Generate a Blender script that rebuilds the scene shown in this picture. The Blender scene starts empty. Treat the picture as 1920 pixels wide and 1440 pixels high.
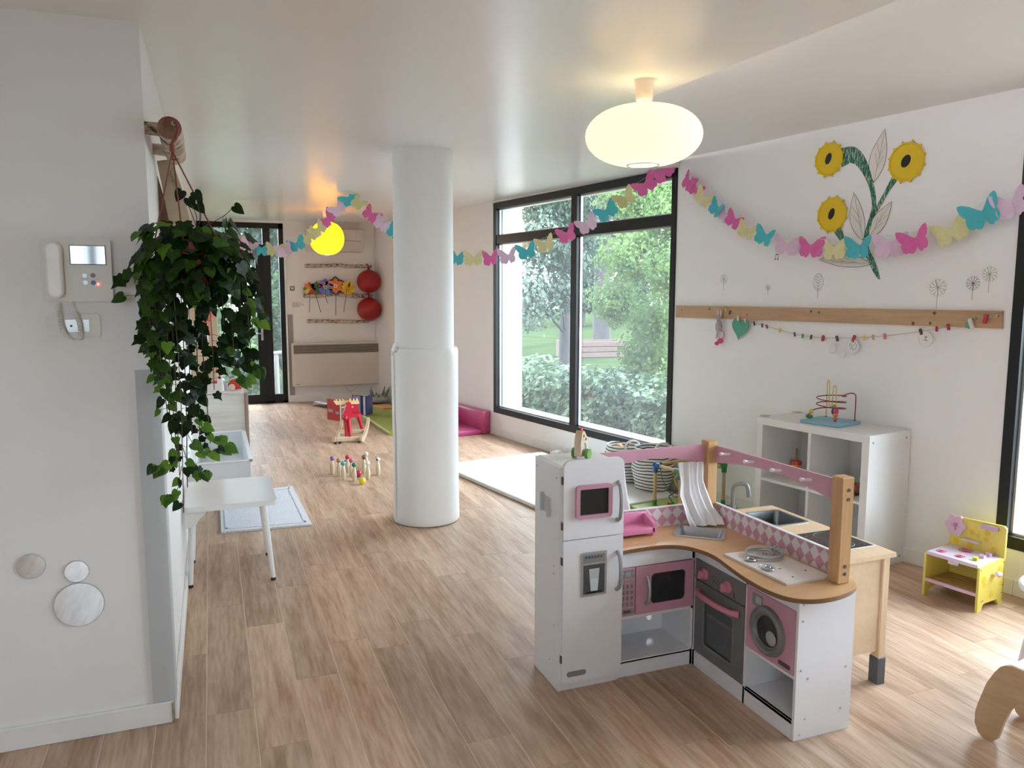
import bpy, bmesh, math, random
from mathutils import Vector, Matrix
from mathutils.geometry import tessellate_polygon
random.seed(7)
SC = bpy.context.scene
COL = SC.collection
R = math.radians
PI = math.pi

# ---------------------------------------------------------------- camera
cam = bpy.data.cameras.new('camera')
cam.sensor_width = 36.0
cam.lens = 36.0 * 1455.5 / 1920.0
cam.clip_start = 0.02
cam.clip_end = 300
camo = bpy.data.objects.new('camera', cam)
COL.objects.link(camo)
_yaw, _pit, _rol = 0.36894, 0.1167, 0.00154
_fw = Vector((math.sin(_yaw)*math.cos(_pit), math.cos(_yaw)*math.cos(_pit), -math.sin(_pit)))
_rt = Vector((math.cos(_yaw), -math.sin(_yaw), 0))
_up = _rt.cross(_fw)
_r2 = _rt*math.cos(_rol) + _up*math.sin(_rol)
_u2 = _up*math.cos(_rol) - _rt*math.sin(_rol)
_m = Matrix((_r2, _u2, -_fw)).transposed().to_4x4()
_m.translation = Vector((0, 0, 1.57))
camo.matrix_world = _m
SC.camera = camo

# ---------------------------------------------------------------- world: bright overcast sky
WORLD_STRENGTH = 3.1
w = bpy.data.worlds.new('overcast_sky')
SC.world = w
w.use_nodes = True
nt = w.node_tree
nt.nodes.clear()
_tc = nt.nodes.new('ShaderNodeTexCoord')
_sx = nt.nodes.new('ShaderNodeSeparateXYZ')
_rp = nt.nodes.new('ShaderNodeValToRGB')
_rp.color_ramp.elements[0].position = 0.0
_rp.color_ramp.elements[0].color = (0.83, 0.86, 1.02, 1)
_rp.color_ramp.elements[1].position = 1.0
_rp.color_ramp.elements[1].color = (0.92, 0.93, 1.10, 1)
_bg = nt.nodes.new('ShaderNodeBackground')
_bg.inputs[1].default_value = WORLD_STRENGTH
_wo = nt.nodes.new('ShaderNodeOutputWorld')
nt.links.new(_tc.outputs['Generated'], _sx.inputs[0])
nt.links.new(_sx.outputs[2], _rp.inputs[0])
nt.links.new(_rp.outputs[0], _bg.inputs[0])
nt.links.new(_bg.outputs[0], _wo.inputs[0])

# ---------------------------------------------------------------- exposure and sampling quality
SC.view_settings.view_transform = 'Standard'
SC.view_settings.look = 'None'
SC.view_settings.gamma = 1
SC.view_settings.use_curve_mapping = False
SC.view_settings.exposure = 2.7
cy = SC.cycles
cy.use_denoising = True
try:
    cy.denoiser = 'OPENIMAGEDENOISE'
    cy.denoising_prefilter = 'ACCURATE'
except Exception:
    pass
cy.max_bounces = 10
cy.diffuse_bounces = 6
cy.glossy_bounces = 4
cy.transmission_bounces = 6
cy.transparent_max_bounces = 24
cy.caustics_reflective = False
cy.caustics_refractive = False
cy.sample_clamp_indirect = 6

# ---------------------------------------------------------------- frames
W0 = Vector((3.759, 3.302, 0))
WA = 0.17916
WANG = PI/2 + WA
IDN = Matrix.Identity(4)
# window wall frame: x runs along the wall away from the camera (s), y into the room (d), z up
FW = Matrix.Translation(W0) @ Matrix.Rotation(WANG, 4, 'Z')
def wp(s, d, z):
    return FW @ Vector((s, d, z))
def zceil(x, y):
    return 2.465 + 0.012*(x+0.19) + 0.0105*(y-2.96)

def portal(frame, x, y, z, sx, sz, facing):
    l = bpy.data.lights.new('daylight_portal', 'AREA')
    l.shape = 'RECTANGLE'; l.size = sx; l.size_y = sz
    l.cycles.is_portal = True
    o = bpy.data.objects.new('daylight_portal', l)
    COL.objects.link(o)
    # area light points along local -Z
    rot = Matrix.Rotation(facing, 4, 'Z') @ Matrix.Rotation(PI/2, 4, 'X')
    o.matrix_world = frame @ Matrix.Translation((x, y, z)) @ rot
portal(FW, 3.4, -0.42, 1.4, 2.9, 2.4, 0)
portal(FW, -1.8, -0.42, 1.4, 2.7, 2.4, 0)
portal(IDN, 0.44, 11.82, 1.27, 1.2, 2.6, PI)
portal(IDN, -1.1, -3.32, 1.6, 1.2, 1.5, 0)

# ---------------------------------------------------------------- materials
MATS = {}
def _nodes(name):
    m = bpy.data.materials.new(name)
    m.use_nodes = True
    n = m.node_tree
    return m, n, n.nodes['Principled BSDF'], n.nodes['Material Output']
def pm(name, col, rough=0.5, metal=0.0, var=0.06, scale=12.0, bump=0.0, bscale=60.0, spec=0.5, stretch=None, coat=0.0, sheen=0.0, rand=0.0, sss=0.0):
    """a principled material with noise mottling, optional relief and per-object variation"""
    if name in MATS: return MATS[name]
    m, n, b, o = _nodes(name)
    L = n.links
    b.inputs['Roughness'].default_value = rough
    b.inputs['Metallic'].default_value = metal
    b.inputs['Specular IOR Level'].default_value = spec
    if coat: b.inputs['Coat Weight'].default_value = coat
    if sheen: b.inputs['Sheen Weight'].default_value = sheen
    tc = n.nodes.new('ShaderNodeTexCoord')
    vec = tc.outputs['Object']
    if stretch:
        mp = n.nodes.new('ShaderNodeMapping')
        mp.inputs['Scale'].default_value = stretch
        L.new(vec, mp.inputs['Vector']); vec = mp.outputs[0]
    nz = n.nodes.new('ShaderNodeTexNoise')
    nz.inputs['Scale'].default_value = scale
    nz.inputs['Detail'].default_value = 4
    L.new(vec, nz.inputs['Vector'])
    hs = n.nodes.new('ShaderNodeHueSaturation')
    hs.inputs['Color'].default_value = (*col, 1)
    mr = n.nodes.new('ShaderNodeMapRange')
    mr.inputs['From Min'].default_value = 0.25; mr.inputs['From Max'].default_value = 0.75
    mr.inputs['To Min'].default_value = 1-var; mr.inputs['To Max'].default_value = 1+var
    L.new(nz.outputs['Fac'], mr.inputs['Value'])
    val = mr.outputs[0]
    if rand:
        oi = n.nodes.new('ShaderNodeObjectInfo')
        m2 = n.nodes.new('ShaderNodeMapRange')
        m2.inputs['To Min'].default_value = 1-rand; m2.inputs['To Max'].default_value = 1+rand
        L.new(oi.outputs['Random'], m2.inputs['Value'])
        mu = n.nodes.new('ShaderNodeMath'); mu.operation = 'MULTIPLY'
        L.new(val, mu.inputs[0]); L.new(m2.outputs[0], mu.inputs[1]); val = mu.outputs[0]
    L.new(val, hs.inputs['Value'])
    L.new(hs.outputs[0], b.inputs['Base Color'])
    if bump:
        n2 = n.nodes.new('ShaderNodeTexNoise')
        n2.inputs['Scale'].default_value = bscale
        n2.inputs['Detail'].default_value = 3
        L.new(vec, n2.inputs['Vector'])
        bp = n.nodes.new('ShaderNodeBump')
        bp.inputs['Strength'].default_value = bump
        bp.inputs['Distance'].default_value = 0.01
        L.new(n2.outputs['Fac'], bp.inputs['Height'])
        L.new(bp.outputs[0], b.inputs['Normal'])
    MATS[name] = m
    return m
def ramp2(n, c0, c1, p0=0.3, p1=0.7):
    r = n.nodes.new('ShaderNodeValToRGB')
    r.color_ramp.elements[0].position = p0; r.color_ramp.elements[0].color = (*c0, 1)
    r.color_ramp.elements[1].position = p1; r.color_ramp.elements[1].color = (*c1, 1)
    return r
def wood(name, c0, c1, rough=0.45, axis=0, scale=6.0, ring=9.0, rand=0.08, bump=0.05, coat=0.0):
    """long-grained wood, grain running along one object axis"""
    if name in MATS: return MATS[name]
    m, n, b, o = _nodes(name)
    L = n.links
    tc = n.nodes.new('ShaderNodeTexCoord')
    oi = n.nodes.new('ShaderNodeObjectInfo')
    sc = n.nodes.new('ShaderNodeVectorMath'); sc.operation = 'SCALE'
    cv = n.nodes.new('ShaderNodeCombineXYZ')
    for i in range(3): L.new(oi.outputs['Random'], cv.inputs[i])
    L.new(cv.outputs[0], sc.inputs[0]); sc.inputs['Scale'].default_value = 37.0
    ad = n.nodes.new('ShaderNodeVectorMath'); ad.operation = 'ADD'
    L.new(tc.outputs['Object'], ad.inputs[0]); L.new(sc.outputs[0], ad.inputs[1])
    mp = n.nodes.new('ShaderNodeMapping')
    st = [1.0, 1.0, 1.0]; st[axis] = 0.09
    mp.inputs['Scale'].default_value = st
    L.new(ad.outputs[0], mp.inputs['Vector'])
    n1 = n.nodes.new('ShaderNodeTexNoise'); n1.inputs['Scale'].default_value = scale*4; n1.inputs['Detail'].default_value = 6; n1.inputs['Distortion'].default_value = 0.6
    L.new(mp.outputs[0], n1.inputs['Vector'])
    n2 = n.nodes.new('ShaderNodeTexNoise'); n2.inputs['Scale'].default_value = scale*22; n2.inputs['Detail'].default_value = 3
    L.new(mp.outputs[0], n2.inputs['Vector'])
    mx = n.nodes.new('ShaderNodeMix'); mx.inputs[0].default_value = 0.4
    L.new(n1.outputs['Fac'], mx.inputs[2]); L.new(n2.outputs['Fac'], mx.inputs[3])
    rp = ramp2(n, c0, c1, 0.36, 0.64)
    L.new(mx.outputs[0], rp.inputs[0])
    hs = n.nodes.new('ShaderNodeHueSaturation')
    mr = n.nodes.new('ShaderNodeMapRange')
    mr.inputs['To Min'].default_value = 1-rand; mr.inputs['To Max'].default_value = 1+rand
    L.new(oi.outputs['Random'], mr.inputs['Value'])
    L.new(mr.outputs[0], hs.inputs['Value'])
    L.new(rp.outputs[0], hs.inputs['Color'])
    L.new(hs.outputs[0], b.inputs['Base Color'])
    b.inputs['Roughness'].default_value = rough
    if coat: b.inputs['Coat Weight'].default_value = coat
    if bump:
        bp = n.nodes.new('ShaderNodeBump'); bp.inputs['Strength'].default_value = bump; bp.inputs['Distance'].default_value = 0.004
        L.new(n2.outputs['Fac'], bp.inputs['Height']); L.new(bp.outputs[0], b.inputs['Normal'])
    MATS[name] = m
    return m
def emit(name, col, strength, base=(0.8, 0.8, 0.8)):
    if name in MATS: return MATS[name]
    m, n, b, o = _nodes(name)
    b.inputs['Base Color'].default_value = (*base, 1)
    b.inputs['Emission Color'].default_value = (*col, 1)
    b.inputs['Emission Strength'].default_value = strength
    b.inputs['Roughness'].default_value = 0.7
    MATS[name] = m
    return m
def leafy(name, c0, c1, trans=0.3, scale=3.0, rand=0.25, rough=0.5, spec=0.12):
    """leaf: diffuse + some light passing through, mottled between two greens"""
    if name in MATS: return MATS[name]
    m, n, b, o = _nodes(name)
    L = n.links
    tc = n.nodes.new('ShaderNodeTexCoord')
    nz = n.nodes.new('ShaderNodeTexNoise'); nz.inputs['Scale'].default_value = scale; nz.inputs['Detail'].default_value = 5
    L.new(tc.outputs['Object'], nz.inputs['Vector'])
    oi = n.nodes.new('ShaderNodeObjectInfo')
    ad = n.nodes.new('ShaderNodeMath'); ad.operation = 'MULTIPLY_ADD'
    L.new(oi.outputs['Random'], ad.inputs[0]); ad.inputs[1].default_value = rand; 
    L.new(nz.outputs['Fac'], ad.inputs[2])
    sb = n.nodes.new('ShaderNodeMath'); sb.operation = 'SUBTRACT'; sb.inputs[1].default_value = rand/2
    L.new(ad.outputs[0], sb.inputs[0])
    rp = ramp2(n, c0, c1, 0.35, 0.65)
    L.new(sb.outputs[0], rp.inputs[0])
    L.new(rp.outputs[0], b.inputs['Base Color'])
    b.inputs['Roughness'].default_value = rough
    b.inputs['Specular IOR Level'].default_value = spec
    tr = n.nodes.new('ShaderNodeBsdfTranslucent')
    L.new(rp.outputs[0], tr.inputs['Color'])
    ms = n.nodes.new('ShaderNodeMixShader'); ms.inputs[0].default_value = trans
    L.new(b.outputs[0], ms.inputs[1]); L.new(tr.outputs[0], ms.inputs[2])
    L.new(ms.outputs[0], o.inputs['Surface'])
    MATS[name] = m
    return m
def glass_pane(name, tint=(0.90, 0.97, 0.95), haze=0.012):
    """clear thin glazing with a milky veil mixed in to imitate haze over the view"""
    if name in MATS: return MATS[name]
    m, n, b, o = _nodes(name)
    n.nodes.remove(b)
    L = n.links
    t = n.nodes.new('ShaderNodeBsdfTransparent'); t.inputs[0].default_value = (*tint, 1)
    g = n.nodes.new('ShaderNodeBsdfGlossy'); g.inputs['Roughness'].default_value = 0.0
    lw = n.nodes.new('ShaderNodeLayerWeight'); lw.inputs[0].default_value = 0.5
    pw = n.nodes.new('ShaderNodeMath'); pw.operation = 'POWER'; pw.inputs[1].default_value = 5.0
    L.new(lw.outputs['Facing'], pw.inputs[0])
    f = n.nodes.new('ShaderNodeMath'); f.operation = 'MULTIPLY_ADD'; f.inputs[1].default_value = 0.96; f.inputs[2].default_value = 0.04
    L.new(pw.outputs[0], f.inputs[0])
    a = n.nodes.new('ShaderNodeMixShader')
    L.new(f.outputs[0], a.inputs[0]); L.new(t.outputs[0], a.inputs[1]); L.new(g.outputs[0], a.inputs[2])
    if haze:
        d = n.nodes.new('ShaderNodeBsdfTranslucent'); d.inputs[0].default_value = (0.9, 0.97, 1.0, 1)
        c = n.nodes.new('ShaderNodeMixShader'); c.inputs[0].default_value = haze  # washed-out haze over the garden, put into the glass as a pale share
        L.new(a.outputs[0], c.inputs[1]); L.new(d.outputs[0], c.inputs[2])
        L.new(c.outputs[0], o.inputs['Surface'])
    else:
        L.new(a.outputs[0], o.inputs['Surface'])
    MATS[name] = m
    return m

# ---------------------------------------------------------------- geometry: every helper returns (verts, faces)
def box(x0, x1, y0, y1, z0, z1, bev=0.0, seg=1):
    if not bev:
        v = [(x, y, z) for z in (z0, z1) for y in (y0, y1) for x in (x0, x1)]
        f = [(0, 2, 3, 1), (4, 5, 7, 6), (0, 1, 5, 4), (2, 6, 7, 3), (0, 4, 6, 2), (1, 3, 7, 5)]
        return v, f
    bm = bmesh.new()
    bmesh.ops.create_cube(bm, size=1.0)
    for q in bm.verts:
        q.co = Vector(((x0+x1)/2 + q.co.x*(x1-x0), (y0+y1)/2 + q.co.y*(y1-y0), (z0+z1)/2 + q.co.z*(z1-z0)))
    bmesh.ops.bevel(bm, geom=bm.edges[:], offset=min(bev, 0.49*min(abs(x1-x0), abs(y1-y0), abs(z1-z0))), segments=seg, profile=0.5, affect='EDGES')
    return frombm(bm)
def frombm(bm):
    bm.verts.index_update()
    v = [tuple(q.co) for q in bm.verts]
    f = [tuple(q.index for q in p.verts) for p in bm.faces]
    bm.free()
    return v, f
def basis(d):
    d = Vector(d).normalized()
    a = Vector((0, 0, 1)) if abs(d.z) < 0.9 else Vector((1, 0, 0))
    u = d.cross(a).normalized()
    return u, d.cross(u).normalized(), d
def tube(pts, r, n=8, caps=True):
    """a round bar along points; r is one radius or one per point"""
    pts = [Vector(p) for p in pts]
    rs = r if isinstance(r, (list, tuple)) else [r]*len(pts)
    v, f = [], []
    u = None
    for i, p in enumerate(pts):
        d = (pts[min(i+1, len(pts)-1)] - pts[max(i-1, 0)]).normalized()
        if u is None:
            u, w_, _ = basis(d)
        else:
            u = (u - d*u.dot(d)).normalized(); w_ = d.cross(u)
        for k in range(n):
            a = 2*PI*k/n
            v.append(tuple(p + (u*math.cos(a) + w_*math.sin(a))*rs[i]))
    for i in range(len(pts)-1):
        for k in range(n):
            k2 = (k+1) % n
            f.append((i*n+k, i*n+k2, (i+1)*n+k2, (i+1)*n+k))
    if caps:
        f.append(tuple(range(n-1, -1, -1)))
        f.append(tuple(range((len(pts)-1)*n, len(pts)*n)))
    return v, f
def cyl(p0, p1, r0, r1=None, n=16):
    return tube([p0, p1], [r0, r0 if r1 is None else r1], n)
def lathe(prof, n=24, c=(0, 0, 0), ax='z'):
    """(radius, height) profile turned about an axis"""
    v, f = [], []
    for (r, h) in prof:
        for k in range(n):
            a = 2*PI*k/n
            p = (r*math.cos(a), r*math.sin(a), h)
            if ax == 'x': p = (p[2], p[0], p[1])
            elif ax == 'y': p = (p[1], p[2], p[0])
            v.append((c[0]+p[0], c[1]+p[1], c[2]+p[2]))
    for i in range(len(prof)-1):
        for k in range(n):
            k2 = (k+1) % n
            f.append((i*n+k, i*n+k2, (i+1)*n+k2, (i+1)*n+k))
    if prof[0][0] > 1e-6: f.append(tuple(range(n-1, -1, -1)))
    if prof[-1][0] > 1e-6: f.append(tuple(range((len(prof)-1)*n, len(prof)*n)))
    return v, f
def ball(c, rx, ry=None, rz=None, n=16, m=10):
    ry = rx if ry is None else ry; rz = rx if rz is None else rz
    v, f = lathe([(math.sin(PI*i/m), -math.cos(PI*i/m)) for i in range(m+1)], n)
    return [(c[0]+x*rx, c[1]+y*ry, c[2]+z*rz) for x, y, z in v], f
def prism(poly, h0, h1, plane='xy', holes=()):
    """polygon (with holes) in a plane, given thickness along the third axis from h0 to h1"""
    def P(p, h):
        if plane == 'xy': return (p[0], p[1], h)
        if plane == 'xz': return (p[0], h, p[1])
        return (h, p[0], p[1])
    loops = [list(poly)] + [list(q) for q in holes]
    flat = [p for l in loops for p in l]
    n = len(flat)
    tris = tessellate_polygon([[Vector((p[0], p[1], 0)) for p in l] for l in loops])
    v = [P(p, h0) for p in flat] + [P(p, h1) for p in flat]
    f = []
    if not holes:
        f.append(tuple(range(n-1, -1, -1))); f.append(tuple(range(n, 2*n)))
    else:
        for t in tris:
            f.append((t[2], t[1], t[0])); f.append((t[0]+n, t[1]+n, t[2]+n))
    i0 = 0
    for l in loops:
        k = len(l)
        for j in range(k):
            a, b2 = i0+j, i0+(j+1) % k
            f.append((a, b2, b2+n, a+n))
        i0 += k
    return v, f
def rrect(x0, x1, y0, y1, r, n=4):
    """rounded rectangle outline; r is a radius or four of them (bl, br, tr, tl)"""
    rr = r if isinstance(r, (list, tuple)) else [r]*4
    out = []
    for (cx, cy_, a0, q) in ((x0+rr[0], y0+rr[0], PI, rr[0]), (x1-rr[1], y0+rr[1], 1.5*PI, rr[1]), (x1-rr[2], y1-rr[2], 0, rr[2]), (x0+rr[3], y1-rr[3], 0.5*PI, rr[3])):
        if q <= 0: out.append((cx, cy_)); continue
        for k in range(n+1):
            a = a0 + 0.5*PI*k/n
            out.append((cx+q*math.cos(a), cy_+q*math.sin(a)))
    return out
def circ(cx, cy_, r, n=20, r2=None):
    r2 = r if r2 is None else r2
    return [(cx+r*math.cos(2*PI*k/n), cy_+r2*math.sin(2*PI*k/n)) for k in range(n)]
def torus(c, R1, r, n=24, m=8, ax='z'):
    pts = []
    for k in range(n):
        a = 2*PI*k/n
        p = (R1*math.cos(a), R1*math.sin(a), 0)
        if ax == 'x': p = (0, p[0], p[1])
        elif ax == 'y': p = (p[0], 0, p[1])
        pts.append((c[0]+p[0], c[1]+p[1], c[2]+p[2]))
    v, f = [], []
    for i, p in enumerate(pts):
        d = Vector(pts[(i+1) % n]) - Vector(pts[i-1])
        d.normalize()
        o_ = (Vector(p)-Vector(c)).normalized(); w_ = d.cross(o_)
        for k in range(m):
            a = 2*PI*k/m
            v.append(tuple(Vector(p) + (o_*math.cos(a)+w_*math.sin(a))*r))
    for i in range(n):
        j = (i+1) % n
        for k in range(m):
            k2 = (k+1) % m
            f.append((i*m+k, j*m+k, j*m+k2, i*m+k2))
    return v, f
def xf(g, M):
    return [tuple(M @ Vector(p)) for p in g[0]], g[1]
def turn(g, ang, c=(0, 0, 0), ax='Z'):
    M = Matrix.Translation(c) @ Matrix.Rotation(ang, 4, ax) @ Matrix.Translation(-Vector(c))
    return xf(g, M)
def move(g, d):
    return [(x+d[0], y+d[1], z+d[2]) for x, y, z in g[0]], g[1]
def smoothpath(pts, k=6):
    """Catmull-Rom through points"""
    P = [Vector(p) for p in pts]
    P = [P[0]*2-P[1]] + P + [P[-1]*2-P[-2]]
    out = []
    for i in range(1, len(P)-2):
        for j in range(k):
            t = j/k
            a, b_, c, d = P[i-1], P[i], P[i+1], P[i+2]
            out.append(0.5*((2*b_) + (c-a)*t + (2*a-5*b_+4*c-d)*t*t + (3*b_-a-3*c+d)*t**3))
    out.append(P[-2])
    return [tuple(q) for q in out]

# ---------------------------------------------------------------- objects
BASE = {}
def mesh(name, geoms, mats, smooth=35):
    if isinstance(geoms, tuple): geoms = [geoms]
    if not isinstance(mats, (list, tuple)): mats = [mats]
    vs, fs, mi = [], [], []
    for g in geoms:
        o = len(vs)
        vs.extend(g[0])
        fs.extend(tuple(i+o for i in q) for q in g[1])
        mi.extend([g[2] if len(g) > 2 else 0]*len(g[1]))
    me = bpy.data.meshes.new(name)
    me.from_pydata(vs, [], fs)
    for m in mats: me.materials.append(m)
    if len(mats) > 1: me.polygons.foreach_set('material_index', mi)
    if smooth:
        me.polygons.foreach_set('use_smooth', [True]*len(fs))
        me.update()
        try: me.set_sharp_from_angle(angle=R(smooth))
        except Exception: pass
    me.update()
    return me
def _tag(o, label, cat, group, kind):
    if label: o['label'] = label
    if cat: o['category'] = cat
    if group: o['group'] = group
    if kind: o['kind'] = kind
def thing(name, label, cat, base, frame=IDN, group=None, kind=None):
    o = bpy.data.objects.new(name, None)
    o.empty_display_size = 0.05
    COL.objects.link(o)
    o.matrix_world = frame @ Matrix.Translation(base)
    BASE[o] = Vector(base)
    _tag(o, label, cat, group, kind)
    return o
def solo(name, label, cat, base, geoms, mats, frame=IDN, group=None, kind=None, smooth=35):
    """a thing that is one mesh"""
    if isinstance(geoms, tuple): geoms = [geoms]
    b = Vector(base)
    o = bpy.data.objects.new(name, mesh(name, [tuple([[tuple(Vector(p)-b) for p in g[0]]] + list(g[1:])) for g in geoms], mats, smooth))
    COL.objects.link(o)
    o.matrix_world = frame @ Matrix.Translation(base)
    BASE[o] = b
    _tag(o, label, cat, group, kind)
    return o
def part(parent, name, geoms, mats, label=None, kind=None, smooth=35):
    if isinstance(geoms, tuple): geoms = [geoms]
    b = BASE[parent]
    o = bpy.data.objects.new(name, mesh(name, [tuple([[(p[0]-b.x, p[1]-b.y, p[2]-b.z) for p in g[0]]] + list(g[1:])) for g in geoms], mats, smooth))
    COL.objects.link(o)
    o.parent = parent
    BASE[o] = b
    if label: o['label'] = label
    if kind: o['kind'] = kind
    return o
def parts(parent, name, geoms, mats, label=None):
    return [part(parent, name, [g], mats, label) for g in geoms]
def struct(name, geoms, mats, frame=IDN, base=(0, 0, 0), label=None, smooth=35):
    return solo(name, label, None, base, geoms, mats, frame, kind='structure', smooth=smooth)
def dup(root, loc=None, mat=None, label=None):
    c = root.copy(); COL.objects.link(c)
    BASE[c] = BASE[root]
    if mat is not None: c.matrix_world = mat
    if loc is not None: c.location = loc
    if label: c['label'] = label
    for ch in root.children:
        k = dup(ch); k.parent = c
    return c
def writing(parent, name, text, size, M, mat, ext=0.0004):
    """raised lettering; M places it in the parent's absolute frame"""
    cu = bpy.data.curves.new(name, 'FONT')
    cu.body = text; cu.size = size; cu.align_x = 'CENTER'; cu.align_y = 'CENTER'; cu.extrude = ext; cu.resolution_u = 3
    tmp = bpy.data.objects.new('tmp', cu)
    me = bpy.data.meshes.new_from_object(tmp)
    bpy.data.objects.remove(tmp); bpy.data.curves.remove(cu)
    me.name = name
    me.materials.clear(); me.materials.append(mat)
    o = bpy.data.objects.new(name, me)
    COL.objects.link(o); o.parent = parent
    o.matrix_local = Matrix.Translation(-BASE[parent]) @ M
    BASE[o] = BASE[parent]
    return o

# ================================================================ SETTING
WALL = pm('wall_paint', (0.80, 0.785, 0.77), 0.6, var=0.012, scale=3, bump=0.03, bscale=140)
CEIL = pm('stretched_ceiling', (0.88, 0.872, 0.86), 0.28, var=0.006, scale=2, spec=0.55)
PLASTER = pm('plaster_white', (0.80, 0.795, 0.785), 0.65, var=0.012, scale=3)
SKIRT = pm('skirting_white', (0.80, 0.79, 0.76), 0.4, var=0.04, scale=9)
FRAME = pm('dark_aluminium', (0.0065, 0.007, 0.008), 0.42, var=0.15, scale=20, spec=0.35)
FRAME_IN = pm('spacer_metal', (0.55, 0.56, 0.56), 0.35, metal=0.6)
GLASS = glass_pane('window_glass')
DOORGLASS = glass_pane('door_glass', haze=0.012)
BLACK = pm('black_plastic', (0.012, 0.012, 0.013), 0.4)
WHITE = pm('white_plastic', (0.78, 0.78, 0.76), 0.35, var=0.02)
STEEL = pm('steel', (0.55, 0.56, 0.57), 0.28, metal=1.0, var=0.05)
SILVER = pm('silver_plastic', (0.42, 0.43, 0.44), 0.35, metal=0.5, var=0.05)

# ---- floor: vinyl planks laid along the corridor
FLOORBASE = pm('plank_seam', (0.70, 0.60, 0.51), 0.5, var=0.05, scale=30)
PLANK = wood('oak_plank', (0.345, 0.205, 0.122), (0.61, 0.44, 0.32), rough=0.40, axis=1, scale=3.4, rand=0.13, bump=0.12)
PLANK.node_tree.nodes['Principled BSDF'].inputs['Specular IOR Level'].default_value = 0.38
def plank_knots():
    m = PLANK; n = m.node_tree; L = n.links
    b = n.nodes['Principled BSDF']
    src = b.inputs['Base Color'].links[0].from_socket
    tc = [q for q in n.nodes if q.bl_idname == 'ShaderNodeTexCoord'][0]
    vo = n.nodes.new('ShaderNodeTexVoronoi'); vo.inputs['Scale'].default_value = 2.6
    mp = n.nodes.new('ShaderNodeMapping'); mp.inputs['Scale'].default_value = (1.7, 0.55, 1)
    L.new(tc.outputs['Object'], mp.inputs[0]); L.new(mp.outputs[0], vo.inputs['Vector'])
    mr = n.nodes.new('ShaderNodeMapRange'); mr.inputs['From Min'].default_value = 0.0; mr.inputs['From Max'].default_value = 0.085
    mr.inputs['To Min'].default_value = 0.45; mr.inputs['To Max'].default_value = 1.0
    L.new(vo.outputs['Distance'], mr.inputs['Value'])
    mx = n.nodes.new('ShaderNodeMix'); mx.data_type = 'RGBA'; mx.blend_type = 'MULTIPLY'; mx.inputs[0].default_value = 0.6
    L.new(src, mx.inputs[6]); L.new(mr.outputs[0], mx.inputs[7])
    L.new(mx.outputs[2], b.inputs['Base Color'])
plank_knots()
floor = struct('floor', [box(-3.2, 5.2, -3.2, 11.75, -0.12, -0.0012)], PLANK)
sb_ = [wp(-2.2, 0.02, 0), wp(8.3, 0.02, 0)]
part(floor, 'seam_bed', [prism([(-0.18, 1.06), (4.1, 1.06), (sb_[0].x-.02, sb_[0].y), (sb_[1].x-.02, sb_[1].y), (-0.18, 11.49)], -0.0011, -0.0008), prism([(-0.9, 1.06), (-0.18, 1.06), (-0.18, 2.97), (-0.9, 2.97)], -0.0011, -0.0008)], FLOORBASE)
def clip_poly(poly, nx, ny, c):
    """keep the side nx*x+ny*y <= c"""
    out = []
    for i in range(len(poly)):
        a, b = poly[i], poly[(i+1) % len(poly)]
        da, db = nx*a[0]+ny*a[1]-c, nx*b[0]+ny*b[1]-c
        if da <= 0: out.append(a)
        if da*db < 0:
            t = da/(da-db); out.append((a[0]+(b[0]-a[0])*t, a[1]+(b[1]-a[1])*t))
    return out
PW, PL = 0.1705, 1.06
nrm = (math.cos(WA), math.sin(WA))
wallc = nrm[0]*W0.x + nrm[1]*W0.y + 0.02
random.seed(11)
for k in range(-6, 25):
    xa = -0.076 + PW*k
    off = {0: 2.96, 2: 3.12, 3: 2.35, -1: 3.5}.get(k, random.uniform(0, PL))
    off = off % PL
    j = -2
    while True:
        ya = off + j*PL; j += 1
        yb = ya + PL
        if yb < 1.05: continue
        if ya > 11.6: break
        y1, y2 = max(ya, 1.05), min(yb, 11.55)
        if xa < -0.25 and y1 > 3.1: continue
        # leave out what the camera frame can never show
        if (xa+PW)/max(y2, 0.1) < -0.62 or xa/max(y2, .1) > 1.75: continue
        g = 0.0016
        poly = [(xa+g, y1+g*0.5), (xa+PW-g, y1+g*0.5), (xa+PW-g, y2-g*0.5), (xa+g, y2-g*0.5)]
        poly = clip_poly(poly, nrm[0], nrm[1], wallc)
        if xa < -0.185: poly = clip_poly(poly, 0, 1, 3.0) if xa+PW < -0.18 else poly
        if len(poly) < 3: continue
        part(floor, 'plank', prism(poly, -0.0009, 0.0), PLANK, smooth=0)

# ---- ceiling: glossy stretched sheet with a matt raised bay beside the window wall
def tilt(poly, dz):
    n = len(poly)
    v = [(x, y, zceil(x, y)) for x, y in poly] + [(x, y, zceil(x, y)+dz) for x, y in poly]
    tr = tessellate_polygon([[Vector((p[0], p[1], 0)) for p in poly]])
    f = [tuple(t) for t in tr] + [tuple(q+n for q in t) for t in tr] + [(i, (i+1) % n, (i+1) % n+n, i+n) for i in range(n)]
    return v, f
cc = wp(2.02, -0.05, 0)
ceiling = struct('ceiling', tilt([(-3.2, -3.2), (2.262, -3.2), (1.978, 3.58), (cc.x, cc.y), (4.0, 5.2), (3.0, 11.75), (-3.2, 11.75)], 0.05), CEIL, smooth=0)
part(ceiling, 'raised_bay', [prism([(1.9, -3.2), (5.6, -3.2), (4.2, 5.3), (1.9, 5.3)], 2.595, 2.66)], PLASTER)

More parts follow.
